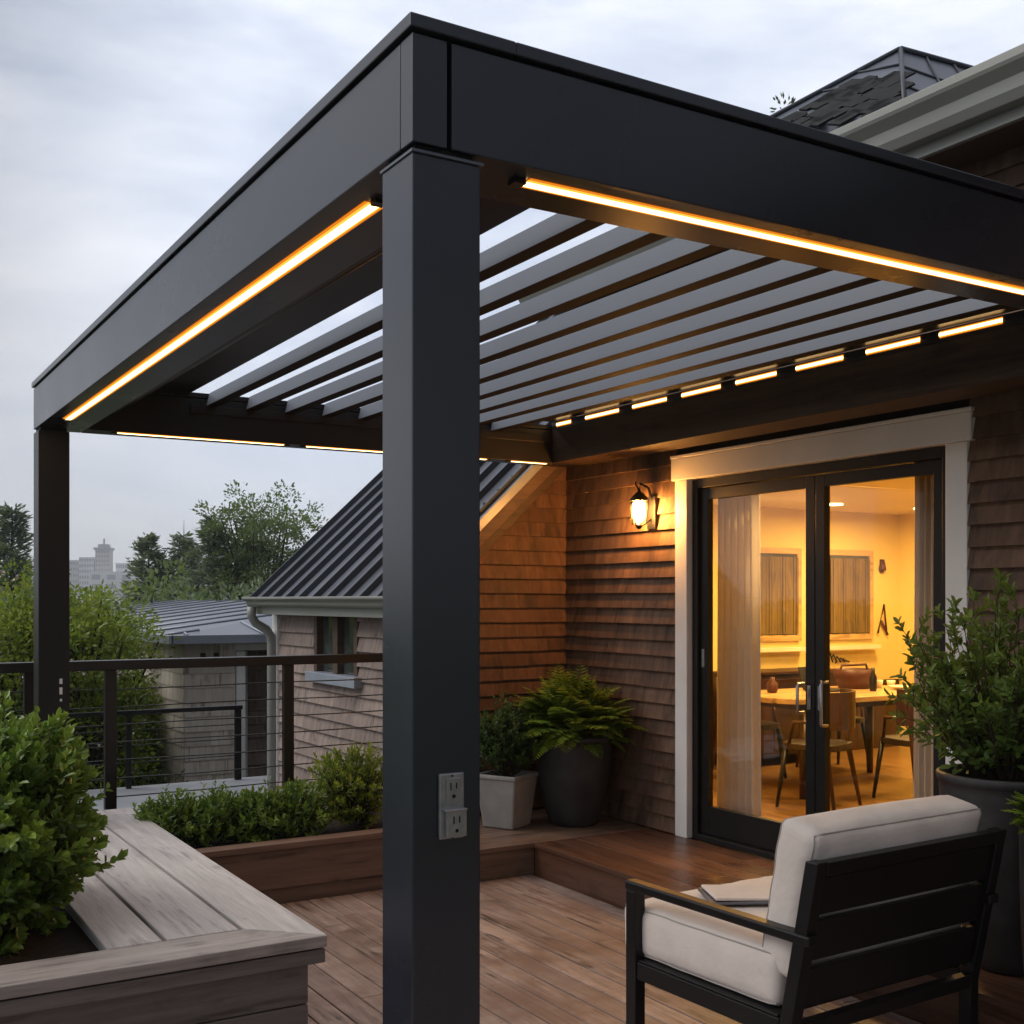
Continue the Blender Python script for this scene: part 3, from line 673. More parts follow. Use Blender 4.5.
# mitred outer right board (runs along y)
q.prism([(BX,BY+g_,BZ-.045),(BX,5.05,BZ-.045),(BX-w_,5.05,BZ-.045),(BX-w_,BY+w_+g_,BZ-.045)],(0,0,.045),.62); 
x1=BX-w_-.016
for k,wd in enumerate((.275,.20)):
    x0=x1-wd; q.prism([(x1,BY+w_+.012,BZ-.046),(x1,5.05,BZ-.046),(x0,5.05,BZ-.046),(x0,BY+w_+.012,BZ-.046)],(0,0,.044),.35+.4*k); x1=x0-.017
q.build('top_board',M['benchy'],bn,.004)
TX0=x1
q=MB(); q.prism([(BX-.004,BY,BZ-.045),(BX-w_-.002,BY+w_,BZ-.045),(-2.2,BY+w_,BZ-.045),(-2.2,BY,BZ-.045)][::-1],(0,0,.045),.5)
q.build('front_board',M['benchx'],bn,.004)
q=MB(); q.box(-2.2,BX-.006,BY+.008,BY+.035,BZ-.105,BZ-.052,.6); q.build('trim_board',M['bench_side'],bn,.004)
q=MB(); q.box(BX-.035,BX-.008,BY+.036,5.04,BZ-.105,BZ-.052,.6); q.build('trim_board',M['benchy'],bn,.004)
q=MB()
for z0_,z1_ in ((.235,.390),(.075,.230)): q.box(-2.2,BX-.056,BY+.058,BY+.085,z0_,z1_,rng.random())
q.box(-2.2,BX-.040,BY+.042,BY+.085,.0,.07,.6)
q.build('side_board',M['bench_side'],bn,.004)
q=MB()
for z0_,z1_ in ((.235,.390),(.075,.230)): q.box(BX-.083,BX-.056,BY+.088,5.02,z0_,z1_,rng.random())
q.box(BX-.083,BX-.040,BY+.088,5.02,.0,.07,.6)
q.build('side_board',M['bench_side_shade_y'],bn,.004)
q=MB(); q.box(-2.2,TX0+.08,BY+w_-.05,4.7,.10,BZ-.049); q.build('soil',M['soil'],bn)
q=MB(); q.box(-2.2,TX0-.02,4.72,5.04,BZ-.046,BZ-.002,.4); q.build('end_board',M['benchx'],bn,.004)

# hedge planter along the railing
PX0,PX1,PY0=.56,2.38,4.26
pn=thing('hedge_planter','long low brown wooden planter box below the cable railing','planter',(1.5,4.3,0))
q=MB(); q.box(PX0,PX1,PY0-.022,PY0+.10,.315,.352,.6); q.build('rim_board',M['planter'],pn,.004)
q=MB(); q.box(PX0,PX1,PY0,PY0+.035,.085,.312,.5); q.build('front_board',M['planter'],pn,.004)
q=MB(); q.box(PX0,PX1,PY0+.02,PY0+.055,-.02,.082,.25); q.build('plinth',M['planter'],pn,.003)
q=MB(); q.box(PX1-.03,PX1,PY0+.101,5.36,.0,.35,.4); q.build('end_board',M['planter'],pn,.003)
q=MB(); q.box(PX0,PX1-.031,PY0+.036,5.36,.05,.30); q.build('soil',M['soil'],pn)

# ------------------------------------------------------------------ cable railing
rl=thing('cable_railing','dark metal railing with a broad top rail and thin horizontal cables','railing',(0,5.45,0))
zr=1.385
q=MB(); q.box(-3.2,2.57,5.40,5.50,zr-.062,zr); q.build('top_rail',M['railm'],rl,.004)
for x in (-1.15,.02,.50,1.69):
    q=MB(); q.box(x,x+.072,5.425,5.475,-.3,zr-.063); q.build('post',M['railm'],rl,.003)
for k in range(9):
    z=1.20-.115*k; q=MB(); pts=[(-3.2+i*.48,5.45+.0,z-.004*math.sin(i*1.7+k)) for i in range(13)]; pts[-1]=(2.56,5.45,z)
    q.tube(pts,.0045,6); q.build('cable',M['steel'],rl)

# ------------------------------------------------------------------ foliage helpers
def rdir(q):
    while True:
        v=V((q.uniform(-1,1),q.uniform(-1,1),q.uniform(-1,1)))
        if .05<v.length<1: return v.normalized()
def shoots(mb,tw,c,rad,ns,nl,L,W,seed,up=.35,flat=-.5,slen=.12,lump=.12,rmin=.55,top=1.,stemr=.002,origin=None,tipb=.45,fold=.25):
    q=random.Random(seed); c=V(c); org=V(origin) if origin else c-V((0,0,rad[2]*.8))
    for k in range(ns):
        d_=rdir(q)
        if d_.z<flat: d_.z=-d_.z*.5; d_.normalize()
        rr=q.uniform(rmin,1)**.6*(1+lump*math.sin(d_.x*5+seed)*math.sin(d_.y*6+2*seed)+lump*.8*math.sin(d_.z*7+d_.x*3)+q.uniform(-.06,.06))
        tip=c+V((d_.x*rad[0],d_.y*rad[1],d_.z*rad[2]))*rr
        sd=(d_*(1-up)+V((0,0,up))+rdir(q)*.35).normalized(); base=tip-sd*slen
        if tw is not None and k%2==0:
            tw.tube([lerp(org,base,.35),lerp(org,base,.8)+rdir(q)*.01,base,tip-sd*slen*.1],[stemr*2,stemr*1.5,stemr,stemr*.5],4,.5,0,False,False)
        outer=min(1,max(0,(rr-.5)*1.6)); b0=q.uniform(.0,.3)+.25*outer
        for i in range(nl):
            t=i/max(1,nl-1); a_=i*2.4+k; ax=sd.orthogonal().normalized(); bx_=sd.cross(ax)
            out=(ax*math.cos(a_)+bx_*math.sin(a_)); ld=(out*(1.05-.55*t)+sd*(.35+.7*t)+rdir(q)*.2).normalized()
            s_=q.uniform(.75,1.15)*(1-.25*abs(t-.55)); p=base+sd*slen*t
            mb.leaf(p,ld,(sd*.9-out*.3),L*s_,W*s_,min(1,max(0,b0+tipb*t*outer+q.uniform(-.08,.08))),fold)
def plant(name,label,cat,base,leafmat,fn,group=None,twigmat=None):
    r=thing(name,label,cat,base,group=group); lf=MB(); tw=MB(); fn(lf,tw)
    if tw.v: tw.build('stem',twigmat or M['bark'],r)
    lf.build('foliage',leafmat,r); return r
def sprigs(lf,tw,c,n,rad,h,L,W,seed,nl=16,lean=.5):
    q=random.Random(seed); c=V(c)
    for k in range(n):
        a_=q.uniform(0,6.283); rr=q.random()**.6; out=V((math.cos(a_),math.sin(a_),0)); hh=h*q.uniform(.55,1)*(1.08-.35*rr)
        p0=c+out*rad*.15*rr; p2=c+out*rad*rr+V((0,0,hh)); p1=lerp(p0,p2,.5)+out*rad*.18*rr-V((0,0,-.02))
        pts=[]
        for i in range(7):
            t=i/6; pts.append(p0*(1-t)**2+p1*2*t*(1-t)+p2*t*t+rdir(q)*.006)
        tw.tube(pts,[.004*(1-.8*i/6) for i in range(7)],4,.5,0,False,False)
        br=q.uniform(0,.35)
        for i in range(nl*2):
            t=.22+.78*i/(nl*2-1); s_=t*6; j=min(5,int(s_)); p=lerp(pts[j],pts[j+1],s_-j); dd=(pts[min(j+1,6)]-pts[j]).normalized()
            ax=dd.orthogonal().normalized(); bx_=dd.cross(ax); b=i*2.4+k; o_=ax*math.cos(b)+bx_*math.sin(b)
            side=(1-t)*.9+.15; p+=o_*side*.035*q.random()
            lf.leaf(p,(o_+dd*.8+rdir(q)*.25).normalized(),dd-o_*.3,L*q.uniform(.7,1.2),W*q.uniform(.8,1.1),min(1,br+.45*t+q.uniform(-.1,.1)))
# big near bush
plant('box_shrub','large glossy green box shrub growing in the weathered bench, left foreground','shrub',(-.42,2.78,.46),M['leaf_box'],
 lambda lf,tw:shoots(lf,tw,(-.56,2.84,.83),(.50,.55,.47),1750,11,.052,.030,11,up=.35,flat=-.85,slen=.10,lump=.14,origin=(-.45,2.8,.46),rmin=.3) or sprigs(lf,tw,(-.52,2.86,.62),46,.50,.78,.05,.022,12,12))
# hedge shrubs in planter
M['leaf_low']=leafm('leaf_low',[(.03,.06,.015),(.10,.18,.03),(.24,.35,.06),(.45,.54,.14)],.4)
hs=[(.72,4.68,.44,.24,.26,.17),(.98,4.66,.45,.26,.26,.165),(1.24,4.62,.44,.22,.24,.17),(1.47,4.60,.45,.24,.24,.185)]
hl=['low box shrub at the left end of the hedge planter, beside the bench','second low box shrub from the bench end of the hedge planter','third low box shrub from the bench end of the hedge planter','pale-tipped low shrub just left of the rounded bush in the hedge planter']
for i,(x,y,z,a_,b_,c_) in enumerate(hs):
    plant('hedge_shrub',hl[i],'shrub',(x,y,.30),M['leaf_low'] if i!=1 else M['leaf_box'],
      lambda lf,tw:shoots(lf,tw,(x,y,z),(a_,b_,c_),300,9,.042,.018,20+i,up=.55,flat=-.7,slen=.07,lump=.15,stemr=.0015,origin=(x,y,.30),rmin=.3) or sprigs(lf,tw,(x,y,.33),16,.20,.36,.034,.014,40+i,8),group='shrubs in the hedge planter')
plant('round_shrub','rounded yellow-green shrub at the right of the hedge planter, beside the near post','shrub',(1.86,4.66,.30),M['leaf_yellow'],
      lambda lf,tw:shoots(lf,tw,(1.88,4.68,.57),(.30,.28,.27),520,9,.034,.015,33,up=.4,flat=-.9,slen=.06,lump=.1,stemr=.0015,origin=(1.88,4.68,.30),rmin=.3) or sprigs(lf,tw,(1.88,4.68,.35),24,.24,.55,.03,.012,47,10))
# ------------------------------------------------------------------ pots
def round_pot(label,c,prof,group=None,name='round_pot',wall=.02):
    r=thing(name,label,'plant pot',c)
    top=prof[-1]; pr=prof+[(top[0]-wall,top[1]),(top[0]-wall-.006,top[1]-.05)]
    q=MB(); q.lathe(c,pr[:-1]+[(top[0]-wall-.01,top[1]-.07)],48); q.build('pot_body',M['pot'],r)
    q=MB(); q.lathe((c[0],c[1],c[2]+top[1]-.068),[(top[0]-wall-.012,0),(.01,.012)],24); q.build('soil',M['soil'],r)
    return r
def potprof(h,rb,rt,bul=.03,rings=True):
    pr=[(rb*.9,0),(rb,.012)]
    for i in range(1,25):
        t=i/24; rr=rb+(rt-rb)*t**.75+bul*math.sin(math.pi*t)*.5
        if rings and abs(t-.78)<.02: rr+=.004
        if rings and abs(t-.60)<.02: rr+=.0025
        pr.append((rr,.012+t*(h-.05)))
    pr+=[(rt+.006,h-.035),(rt+.010,h-.02),(rt+.010,h-.006),(rt+.004,h)]
    return pr
PC=(3.47,4.50,.205)
round_pot('tall dark charcoal round pot in the corner of the house, holding a fern',PC,potprof(.625,.165,.272))
SC_=(3.02,4.66,.205)
r=thing('square_pot','pale concrete square tapered pot beside the tall charcoal pot','plant pot',SC_)
q=MB(); rot=Matrix.Rotation(R(28),3,'Z')
def ringq(h,z): return [V(SC_)+rot@V((sx*h,sy*h,0))+V((0,0,z)) for sx,sy in((-1,-1),(1,-1),(1,1),(-1,1))]
lv=[(.115,0),(.122,.012),(.158,.335),(.165,.345),(.165,.37),(.143,.37),(.135,.31)]
i0=0
for h,z in lv: q.v+=[tuple(p) for p in ringq(h,z)]
for k in range(len(lv)-1):
    for j in range(4): q.face([k*4+j,k*4+(j+1)%4,(k+1)*4+(j+1)%4,(k+1)*4+j])
q.face([3,2,1,0]); q.build('pot_body',M['concrete'],r,.012)
q=MB(); q.poly(ringq(.137,.325)); q.build('soil',M['soil'],r)
plant('dark_shrub','small dark green upright shrub growing in the pale square pot','shrub',(3.02,4.66,.55),M['leaf_dark'],
  lambda lf,tw:(shoots(lf,tw,(3.02,4.66,.80),(.24,.22,.25),480,10,.036,.017,51,up=.5,flat=-.7,slen=.07,origin=(3.03,4.66,.53),rmin=.25),sprigs(lf,tw,(3.03,4.66,.54),40,.22,.60,.034,.015,52,14)))
def fern(lf,tw,c,n,L,seed,asp=1.):
    q=random.Random(seed); c=V(c)
    for k in range(n):
        a_=q.uniform(0,6.283); out=V((math.cos(a_),math.sin(a_),0)); el=q.uniform(.05+asp%1*.6,1.5); l=L*q.uniform(.65,1.1)
        pts=[c+out*.03]; dv=(out*math.cos(el)+V((0,0,math.sin(el)))).normalized(); seg=12; curl=q.uniform(.05,.16)*(1.3-el*.5)
        for i in range(seg):
            pts.append(pts[-1]+dv*l/seg); dv=(dv-V((0,0,curl*(.4+i/seg)))+rdir(q)*.03).normalized()
        tw.tube(pts,[.003*(1-.8*i/seg) for i in range(seg+1)],4,.5,0,False,False)
        b0=q.uniform(.1,.65); b0=b0*.6+.4*(el/1.45)*b0
        for i in range(2,seg*2+1):
            t=i/(seg*2); j=min(seg-1,int(t*seg)); p=lerp(pts[j],pts[j+1],t*seg-j); dd=(pts[j+1]-pts[j]).normalized()
            sd=dd.cross(V((0,0,1))); sd.normalize(); w=.10*l/.4*math.sin(math.pi*min(1,t*.92+.06))**.7*(1.1-.3*t)
            for sg in (-1,1):
                ld=(sd*sg+dd*.45+V((0,0,-.18))+rdir(q)*.12).normalized()
                m_=.45
                lf.leaf(p,ld,V((0,0,1)),w,w*.42,min(1,b0+.25*t+q.uniform(-.06,.06)),.15)
plant('fern','bushy yellow-green fern spilling over the tall charcoal pot','fern',(PC[0],PC[1],.75),M['leaf_fern'],lambda lf,tw:(fern(lf,tw,(PC[0],PC[1],.79),120,.50,61,.3),fern(lf,tw,(PC[0],PC[1],.86),110,.40,62,.65)),twigmat=M['leaf_fern'])
# right foreground pot with loose shrub
RC=(3.27,.90,.205)
round_pot('large dark round pot behind the armchair, holding a loose tall shrub',RC,potprof(.83,.14,.285,.03),name='round_pot')
def rshrub(lf,tw):
    q=random.Random(71); c=V((RC[0],RC[1],.97))
    for k in range(104):
        a_=q.uniform(0,6.283); out=V((math.cos(a_),math.sin(a_),0)); rr=q.random()**.55; hh=q.uniform(.40,.88)*(1.05-.30*rr); rad=.44
        p0=c+out*.05; p2=c+out*rad*rr+V((0,0,hh)); p1=lerp(p0,p2,.5)+out*.06
        pts=[p0*(1-t)**2+p1*2*t*(1-t)+p2*t*t+rdir(q)*.008 for t in [i/8 for i in range(9)]]
        tw.tube(pts,[.0065*(1-.85*i/8) for i in range(9)],5,.5,0,False,False)
        br=q.uniform(0,.3)
        for s in range(8):
            t=.2+.8*s/7; j=min(7,int(t*8)); p=lerp(pts[j],pts[min(8,j+1)],t*8-j) if j<8 else pts[8]
            dd=(pts[min(8,j+1)]-pts[max(0,j-1)]).normalized(); tl=q.uniform(.06,.15)*(1.15-.5*t); td=(dd*.8+rdir(q)*.9+V((0,0,.25))).normalized()
            tw.tube([p,p+td*tl],[.002,.001],3,.5,0,False,False)
            for i in range(8):
                u=.25+.75*i/7; ax=td.orthogonal().normalized(); bx_=td.cross(ax); b=i*2.4+s; o_=ax*math.cos(b)+bx_*math.sin(b)
                lf.leaf(p+td*tl*u,(o_*.9+td*.8+rdir(q)*.2).normalized(),td-o_*.3,.046*q.uniform(.6,1.3),.020*q.uniform(.8,1.1),min(1,br+.3*t+.25*u+q.uniform(-.1,.1)))
plant('potted_shrub','tall loose dark green shrub with small leaves in front of the right door trim','shrub',(RC[0],RC[1],.96),M['leaf_shrub'],rshrub)
FC=(3.02,.55,.205)
round_pot('narrow dark pot at the right edge, holding the small bright fern tuft',(FC[0]+.02,FC[1],FC[2]),potprof(.72,.09,.115,.01,False))
plant('fern','small bright fern tuft at the right edge, beside the large pot','fern',(FC[0],FC[1],.88),M['leaf_fern'],lambda lf,tw:fern(lf,tw,(FC[0]+.02,FC[1],.90),44,.17,66),twigmat=M['leaf_fern'])

# ------------------------------------------------------------------ armchair (local coordinates: width along x, back at y=0, front at y=.95)
CW=1.05
ch=thing('armchair','black metal lounge armchair with light beige cushions, seen from behind on the deck','armchair',(1.735,.50,0),R(2.6),local=True)
bm_=M['black']; t=.052
def P_(mb,name,mat=bm_,bev=.004,par=ch): return mb.build(name,mat,par,bev)
def by(z): return .135-(z-.28)*.205 if z>.28 else .135       # y of the leaning back
def backpost(x0):
    q=MB(); prof=[(by(0)+.0,0),(by(.3),.3),(by(.895),.895)]; w=.055
    q.prism([(x0,prof[0][0],0),(x0,prof[1][0],.3),(x0,prof[2][0],.90),(x0,prof[2][0]+w,.90),(x0,prof[1][0]+w,.3),(x0,prof[0][0]+w,0)],(t,0,0)); return q
P_(backpost(0),'back_leg'); P_(backpost(CW-t),'back_leg')
def slat(z0,z1,off=.0,th=.028):
    q=MB(); q.hexa([(t+.001,by(z0)+off,z0),(CW-t-.001,by(z0)+off,z0),(CW-t-.001,by(z0)+off+th,z0),(t+.001,by(z0)+off+th,z0),(t+.001,by(z1)+off,z1),(CW-t-.001,by(z1)+off,z1),(CW-t-.001,by(z1)+off+th,z1),(t+.001,by(z1)+off+th,z1)]); return q
P_(slat(.848,.897,.0,.05),'top_rail')
for a_,b_ in ((.708,.842),(.545,.690),(.375,.520)): P_(slat(a_,b_,.016),'back_slat')
P_(slat(.27,.325,.0,.045),'bottom_rail')
FY=.945
for x0 in (0,CW-t):
    P_(MB().box(x0,x0+t,FY,FY+.06,0,.612),'front_leg')
    q=MB(); ya=by(.63)-.02
    q.box(x0-.006,x0+.052,ya,FY+.062,.613,.650); P_(q,'armrest',bm_,.008)
    P_(MB().box(x0+.006,x0+t-.006,by(.3)+.057,FY-.001,.265,.335),'side_rail')
P_(MB().box(t,CW-t,FY+.01,FY+.05,.265,.335),'front_rail')
q=MB()
q.box(.012,CW-.012,.20,.94,.3355,.343)
P_(q,'seat_base')
def cushion(name,c,h,rot,seed,par=ch,puff=.02,e=.14,piping=True,dent=0.):
    """pillow-like block with rounded edges, slight sag and wrinkles"""
    q=MB(); nx,ny,nz=26,22,8; qq=random.Random(seed); idx={}; c=V(c)
    def sp(u,p): return math.copysign(abs(u)**p,u)
    def pos(u,v,w):
        # u,v,w in [-1,1] on cube surface
        r_=.035
        x,y,z=u*h[0],v*h[1],w*h[2]
        ix=max(-h[0]+r_,min(h[0]-r_,x)); iy=max(-h[1]+r_,min(h[1]-r_,y)); iz=max(-h[2]+r_,min(h[2]-r_,z))
        d_=V((x-ix,y-iy,z-iz)); 
        if d_.length>1e-6: p=V((ix,iy,iz))+d_.normalized()*r_
        else: p=V((x,y,z))
        bul=puff*(1-u*u)**.7*(1-v*v)**.7 if abs(w)>.99 else 0
        p.z+=bul*(1 if w>0 else .3)
        if abs(u)>.99: p.x+=math.copysign(puff*.5*(1-v*v)*(1-w*w),u)
        if abs(v)>.99: p.y+=math.copysign(puff*.5*(1-u*u)*(1-w*w),v)
        wr=.0035*math.sin(9*u+5*v+seed)*math.sin(7*v-3*w+seed*2)+.002*math.sin(23*u-11*v+seed)*(1-abs(w)*.3)
        p+=V((0,wr*.6,wr))
        if dent and w>0: p.z-=dent*math.exp(-((u*1.2)**2+(v*1.0)**2)*3)
        return c+rot@p
    def vid(i,j,k):
        key=(i,j,k)
        if key not in idx:
            idx[key]=len(q.v); f=lambda a,n_: math.sin((a/n_*2-1)*math.pi/2*.98)/math.sin(math.pi/2*.98)
            q.v.append(tuple(pos(f(i,nx),f(j,ny),f(k,nz))))
        return idx[key]
    for i in range(nx):
        for j in range(ny):
            q.face([vid(i,j,nz),vid(i+1,j,nz),vid(i+1,j+1,nz),vid(i,j+1,nz)],.5,0,True); q.face([vid(i,j,0),vid(i,j+1,0),vid(i+1,j+1,0),vid(i+1,j,0)],.5,0,True)
    for i in range(nx):
        for k in range(nz):
            q.face([vid(i,0,k),vid(i+1,0,k),vid(i+1,0,k+1),vid(i,0,k+1)],.5,0,True); q.face([vid(i,ny,k),vid(i,ny,k+1),vid(i+1,ny,k+1),vid(i+1,ny,k)],.5,0,True)
    for j in range(ny):
        for k in range(nz):
            q.face([vid(0,j,k),vid(0,j,k+1),vid(0,j+1,k+1),vid(0,j+1,k)],.5,0,True); q.face([vid(nx,j,k),vid(nx,j+1,k),vid(nx,j+1,k+1),vid(nx,j,k+1)],.5,0,True)
    o=q.build(name,M['fabric'],par,0)
    if piping:
        q=MB()
        for w in (1,-1):
            pts=[]; K=1
            per=[(-1+2*i/20,-1) for i in range(21)]+[(1,-1+2*i/20) for i in range(1,21)]+[(1-2*i/20,1) for i in range(1,21)]+[(-1,1-2*i/20) for i in range(1,21)]
            for u,v in per:
                pp=pos(u,v,w); pc=rot@V((math.copysign(.0015,u) if abs(u)>.99 else 0,math.copysign(.0015,v) if abs(v)>.99 else 0,.0015*w))
                pts.append(pp+pc)
            q.tube(pts,.0032,6,.5,0,True,False)
        q.build('piping',M['piping'],o)
    return o
I3=Matrix.Identity(3)
cushion('seat_cushion',(CW/2,.655,.442),(CW/2-.041,.425,.098),I3,3,dent=.006)
rotb=Matrix.Rotation(R(90+11.5),3,'X')
cushion('back_cushion',(CW/2-.0,.205,.730),(CW/2-.055,.275,.085),rotb,8,puff=.03)
# folded pad on the seat
q=MB()
fp=thing('folded_napkin','folded light cloth with blue-grey edging lying on the armchair seat','napkin',(2.11,1.30,.566))
for k,(o_,mm) in enumerate(((0,'a'),)):
    q.obox((2.11,1.31,.572),(.14,.12,.006),Matrix.Rotation(R(-28),3,'Z'))
q.build('lower_fold',M['seam'],fp,.004)
q=MB(); q.obox((2.12,1.305,.584),(.135,.112,.006),Matrix.Rotation(R(-25),3,'Z')@Matrix.Rotation(R(2),3,'Y')); q.build('upper_fold',M['fabric'],fp,.005)

# ------------------------------------------------------------------ lower terrace and its railing
lt=thing('lower_terrace','flat grey roof terrace below, beyond the cable railing','terrace',(1.3,8,-3))
q=MB(); q.box(-2.5,2.50,7.3,8.95,-.12,.02); q.box(2.5,2.95,8.15,8.95,-.12,.02); q.build('slab',M['flatroof'],lt,.01)
q=MB(); q.box(-2.4,2.45,7.4,8.85,-3.,-.122); q.build('wall',M['shingle_pale'],lt)
r2=thing('balcony_railing','thin black railing on the flat grey terrace below','railing',(1.3,8.85,.02))
q=MB(); q.box(-2.4,2.50,8.80,8.86,.705,.745); q.build('top_rail',M['black'],r2,.003)
for x,w in ((-1.2,.03),(1.40,.045),(2.43,.06)):
    q=MB(); q.box(x,x+w,8.81,8.85,.02,.704); q.build('post',M['black'],r2,.002)
for z in (.12,.26,.42,.56):
    q=MB(); q.tube([(-2.4,8.83,z),(2.45,8.83,z)],.005,5); q.build('cable',M['steel'],r2)
# ------------------------------------------------------------------ neighbouring house
nh=thing('neighbour_house','small beige sided house with low grey metal roof beyond the wing','house',(4,14,-3))
NX,NY,NYE=2.62,11.3,24.
q=MB(); shingles(q,(0,NY,0),(1,0,0),(0,-1,0),NX,3.22,-3,1.30,.17,[],.3,.6,seed=31,lay=.016)
shingles(q,(NX,0,0),(0,1,0),(-1,0,0),NY,NYE,-3,1.30,.17,[],.3,.6,seed=32,lay=.016); q.build('siding',M['shingle_beige'],nh)
for a_ in (2.80,2.96): q=MB(); q.box(a_,a_+.06,NY-.03,NY-.005,1.06,1.15); q.build('vent',M['red'],nh)
q=MB(); shingles(q,(0,NY+.5,0),(1,0,0),(0,-1,0),3.42,6.,-3,1.25,.17,[],.2,.4,seed=33); q.build('porch_wall',M['shingle_pale'],nh)
q=MB(); q.box(NX,3.22,NY,NY+.1,-3,1.32,.5); q.box(3.12,3.22,NY+.1,NY+.7,-3,1.32); q.box(3.12,6.,NY+.5,NY+.6,-3,1.3); q.box(NX,NX+.1,NY+.1,NYE,-3,1.3); q.build('wall',M['under'],nh)
q=MB(); q.box(3.23,3.33,NY-.06,NY+.04,-3,1.16); q.build('porch_post',M['white'],nh,.005)
q=MB(); q.box(3.20,6.,NY-.05,NY+.03,1.17,1.34); q.build('porch_beam',M['white'],nh,.005)
q=MB(); q.box(3.46,3.52,NY+.44,NY+.475,-3,1.14); q.build('door_jamb',M['white'],nh)
nr=lambda x:1.36+.125*(x-2.45)
q=MB(); q.hexa([(2.42,NY-.22,nr(2.42)-.05),(5.6,NY+2.3,nr(5.6)-.05),(5.6,NYE,nr(5.6)-.05),(2.42,NYE,nr(2.42)-.05),(2.42,NY-.22,nr(2.42)),(5.6,NY+2.3,nr(5.6)),(5.6,NYE,nr(5.6)),(2.42,NYE,nr(2.42))])
q.poly([(2.42,NY-.22,nr(2.42)+.002),(8.8,NY-.22,nr(2.42)+.002),(5.6,NY+2.3,nr(5.6)+.002)])
ro=q.build('roof',M['seam'],nh)
q=MB()
for k in range(12):
    y=NY+.1+k*1.1; x0=2.42; x1=min(5.6,2.42+max(0,(y-(NY-.22))*1.26)); q.tube([(x0,y,nr(x0)+.012),(x1,y,nr(x1)+.012)],.016,5)
for k in range(7):
    x=2.6+k*.9; x1_=x
    t=(x-2.42)/(5.6-2.42) if x<5.6 else (8.8-x)/(8.8-5.6); yb=NY-.22+2.52*t
    q.tube([(x,NY-.22,nr(2.42)+.012),(x,yb,nr(2.42)+(nr(5.6)-nr(2.42))*t+.012)],.014,5)
q.build('roof_seam',M['flash'],ro)
q=MB(); q.box(2.40,8.8,NY-.27,NY-.22,nr(2.42)-.09,nr(2.42)+.01); q.box(2.37,2.42,NY-.27,NYE,nr(2.42)-.09,nr(2.42)+.01); q.build('gutter',M['flash'],nh,.003)
# small shed roof between the shrubs
sh=thing('garden_shed','pale curved shed roof glimpsed between shrubs below the railing','shed',(2.9,15,-3))
q=MB(); K=10
for i in range(K):
    def pt(j,y): t=j/K; return (1.9+1.7*t,y,.10+.42*math.sin(math.pi*(t*.8+.12)))
    q.hexa([V(pt(i,14.6))-V((0,0,.04)),V(pt(i+1,14.6))-V((0,0,.04)),V(pt(i+1,16))-V((0,0,.04)),V(pt(i,16))-V((0,0,.04)),pt(i,14.6),pt(i+1,14.6),pt(i+1,16),pt(i,16)])
q.build('roof',M['flash'],sh)
q=MB(); q.box(2.0,3.5,14.7,15.9,-3,.2); q.build('wall',M['shingle_beige'],sh)

# ------------------------------------------------------------------ garden shrubs and trees
def cloud(lf,tw,c,rad,nclump,nl,L,W,seed,lump=.18,base=None,stem=.05,cl=.22,flat=-.9,far=True):
    q=random.Random(seed); c=V(c); base=V(base)
    for k in range(nclump):
        d_=rdir(q)
        if d_.z<flat: d_.z*=-.5
        rr=q.uniform(.25,1)**.5*(1+lump*math.sin(d_.x*4+seed)*math.sin(d_.y*5+seed*2)+lump*math.sin(d_.z*6+seed)+q.uniform(-.1,.1))
        p=c+V((d_.x*rad[0],d_.y*rad[1],d_.z*rad[2]))*rr; b0=q.uniform(0,.45)+.12*d_.z
        if tw is not None and k%6==0:
            md=lerp(base,p,.5)+rdir(q)*rad[0]*.08; tw.tube([lerp(base,p,.12),md,p],[stem*.5,stem*.28,stem*.08],5,.5,0,False,False)
        for i in range(nl):
            o_=rdir(q); pp=p+V((o_.x,o_.y,o_.z*.6))*cl*q.random()**.5
            (lf.fleaf if far else lf.leaf)(pp,(o_+V((0,0,.15))+d_*.4).normalized(),rdir(q)+V((0,0,.8)),L*q.uniform(.6,1.3),W*q.uniform(.7,1.2),min(1,max(0,b0+.25*q.random()+.2*o_.z)))
def tree(name,label,base,c,rad,mat,nclump,nl,L,W,seed,trunk=.12,group=None,cat='tree',bloss=0,**k):
    r=thing(name,label,cat,base,group=group); lf=MB(); tw=MB()
    q=random.Random(seed+100); top=V(c)+V((0,0,rad[2]*.6)); b=V(base)
    tw.tube([b,lerp(b,c,.5)+rdir(q)*trunk*.8,V(c),top],[trunk,trunk*.75,trunk*.5,trunk*.1],8,.5,0,True)
    cloud(lf,tw,c,rad,nclump,nl,L,W,seed,base=tuple(lerp(b,c,.55)),stem=trunk,**k)
    tw.build('trunk',M['bark'],r); lf.build('crown',mat,r)
    if bloss:
        bl=MB()
        for i in range(bloss):
            d_=rdir(q); d_=V((d_.x,-abs(d_.y),d_.z)); p=V(c)+V((d_.x*rad[0],d_.y*rad[1],d_.z*rad[2]))*q.uniform(.92,1.08)
            for j in range(6): bl.fleaf(p+rdir(q)*.03,rdir(q),rdir(q),.035,.03,q.random())
        bl.build('blossom',M['blossom'],r)
    return r
gs='garden trees beyond the railing'
tree('garden_tree','yellow-green garden tree right behind the far pergola post',(1.35,11.2,-3),(1.15,11.3,.70),(1.05,1.1,1.50),M['leaf_yellow'],900,34,.062,.034,81,group=gs,bloss=60,cl=.20)
tree('garden_tree','broad green garden tree at the left edge, left of the far pergola post',(-.8,11.8,-3),(-.7,11.7,.45),(1.25,1.2,1.55),M['leaf_yellow'],950,34,.064,.034,82,group=gs,bloss=70,cl=.22)
tree('garden_tree','low green tree with pale blossoms touching the beige house',(2.1,12.9,-3),(2.0,12.8,.05),(.85,.9,1.25),M['leaf_yellow'],620,34,.06,.032,83,group=gs,bloss=80,cl=.2)
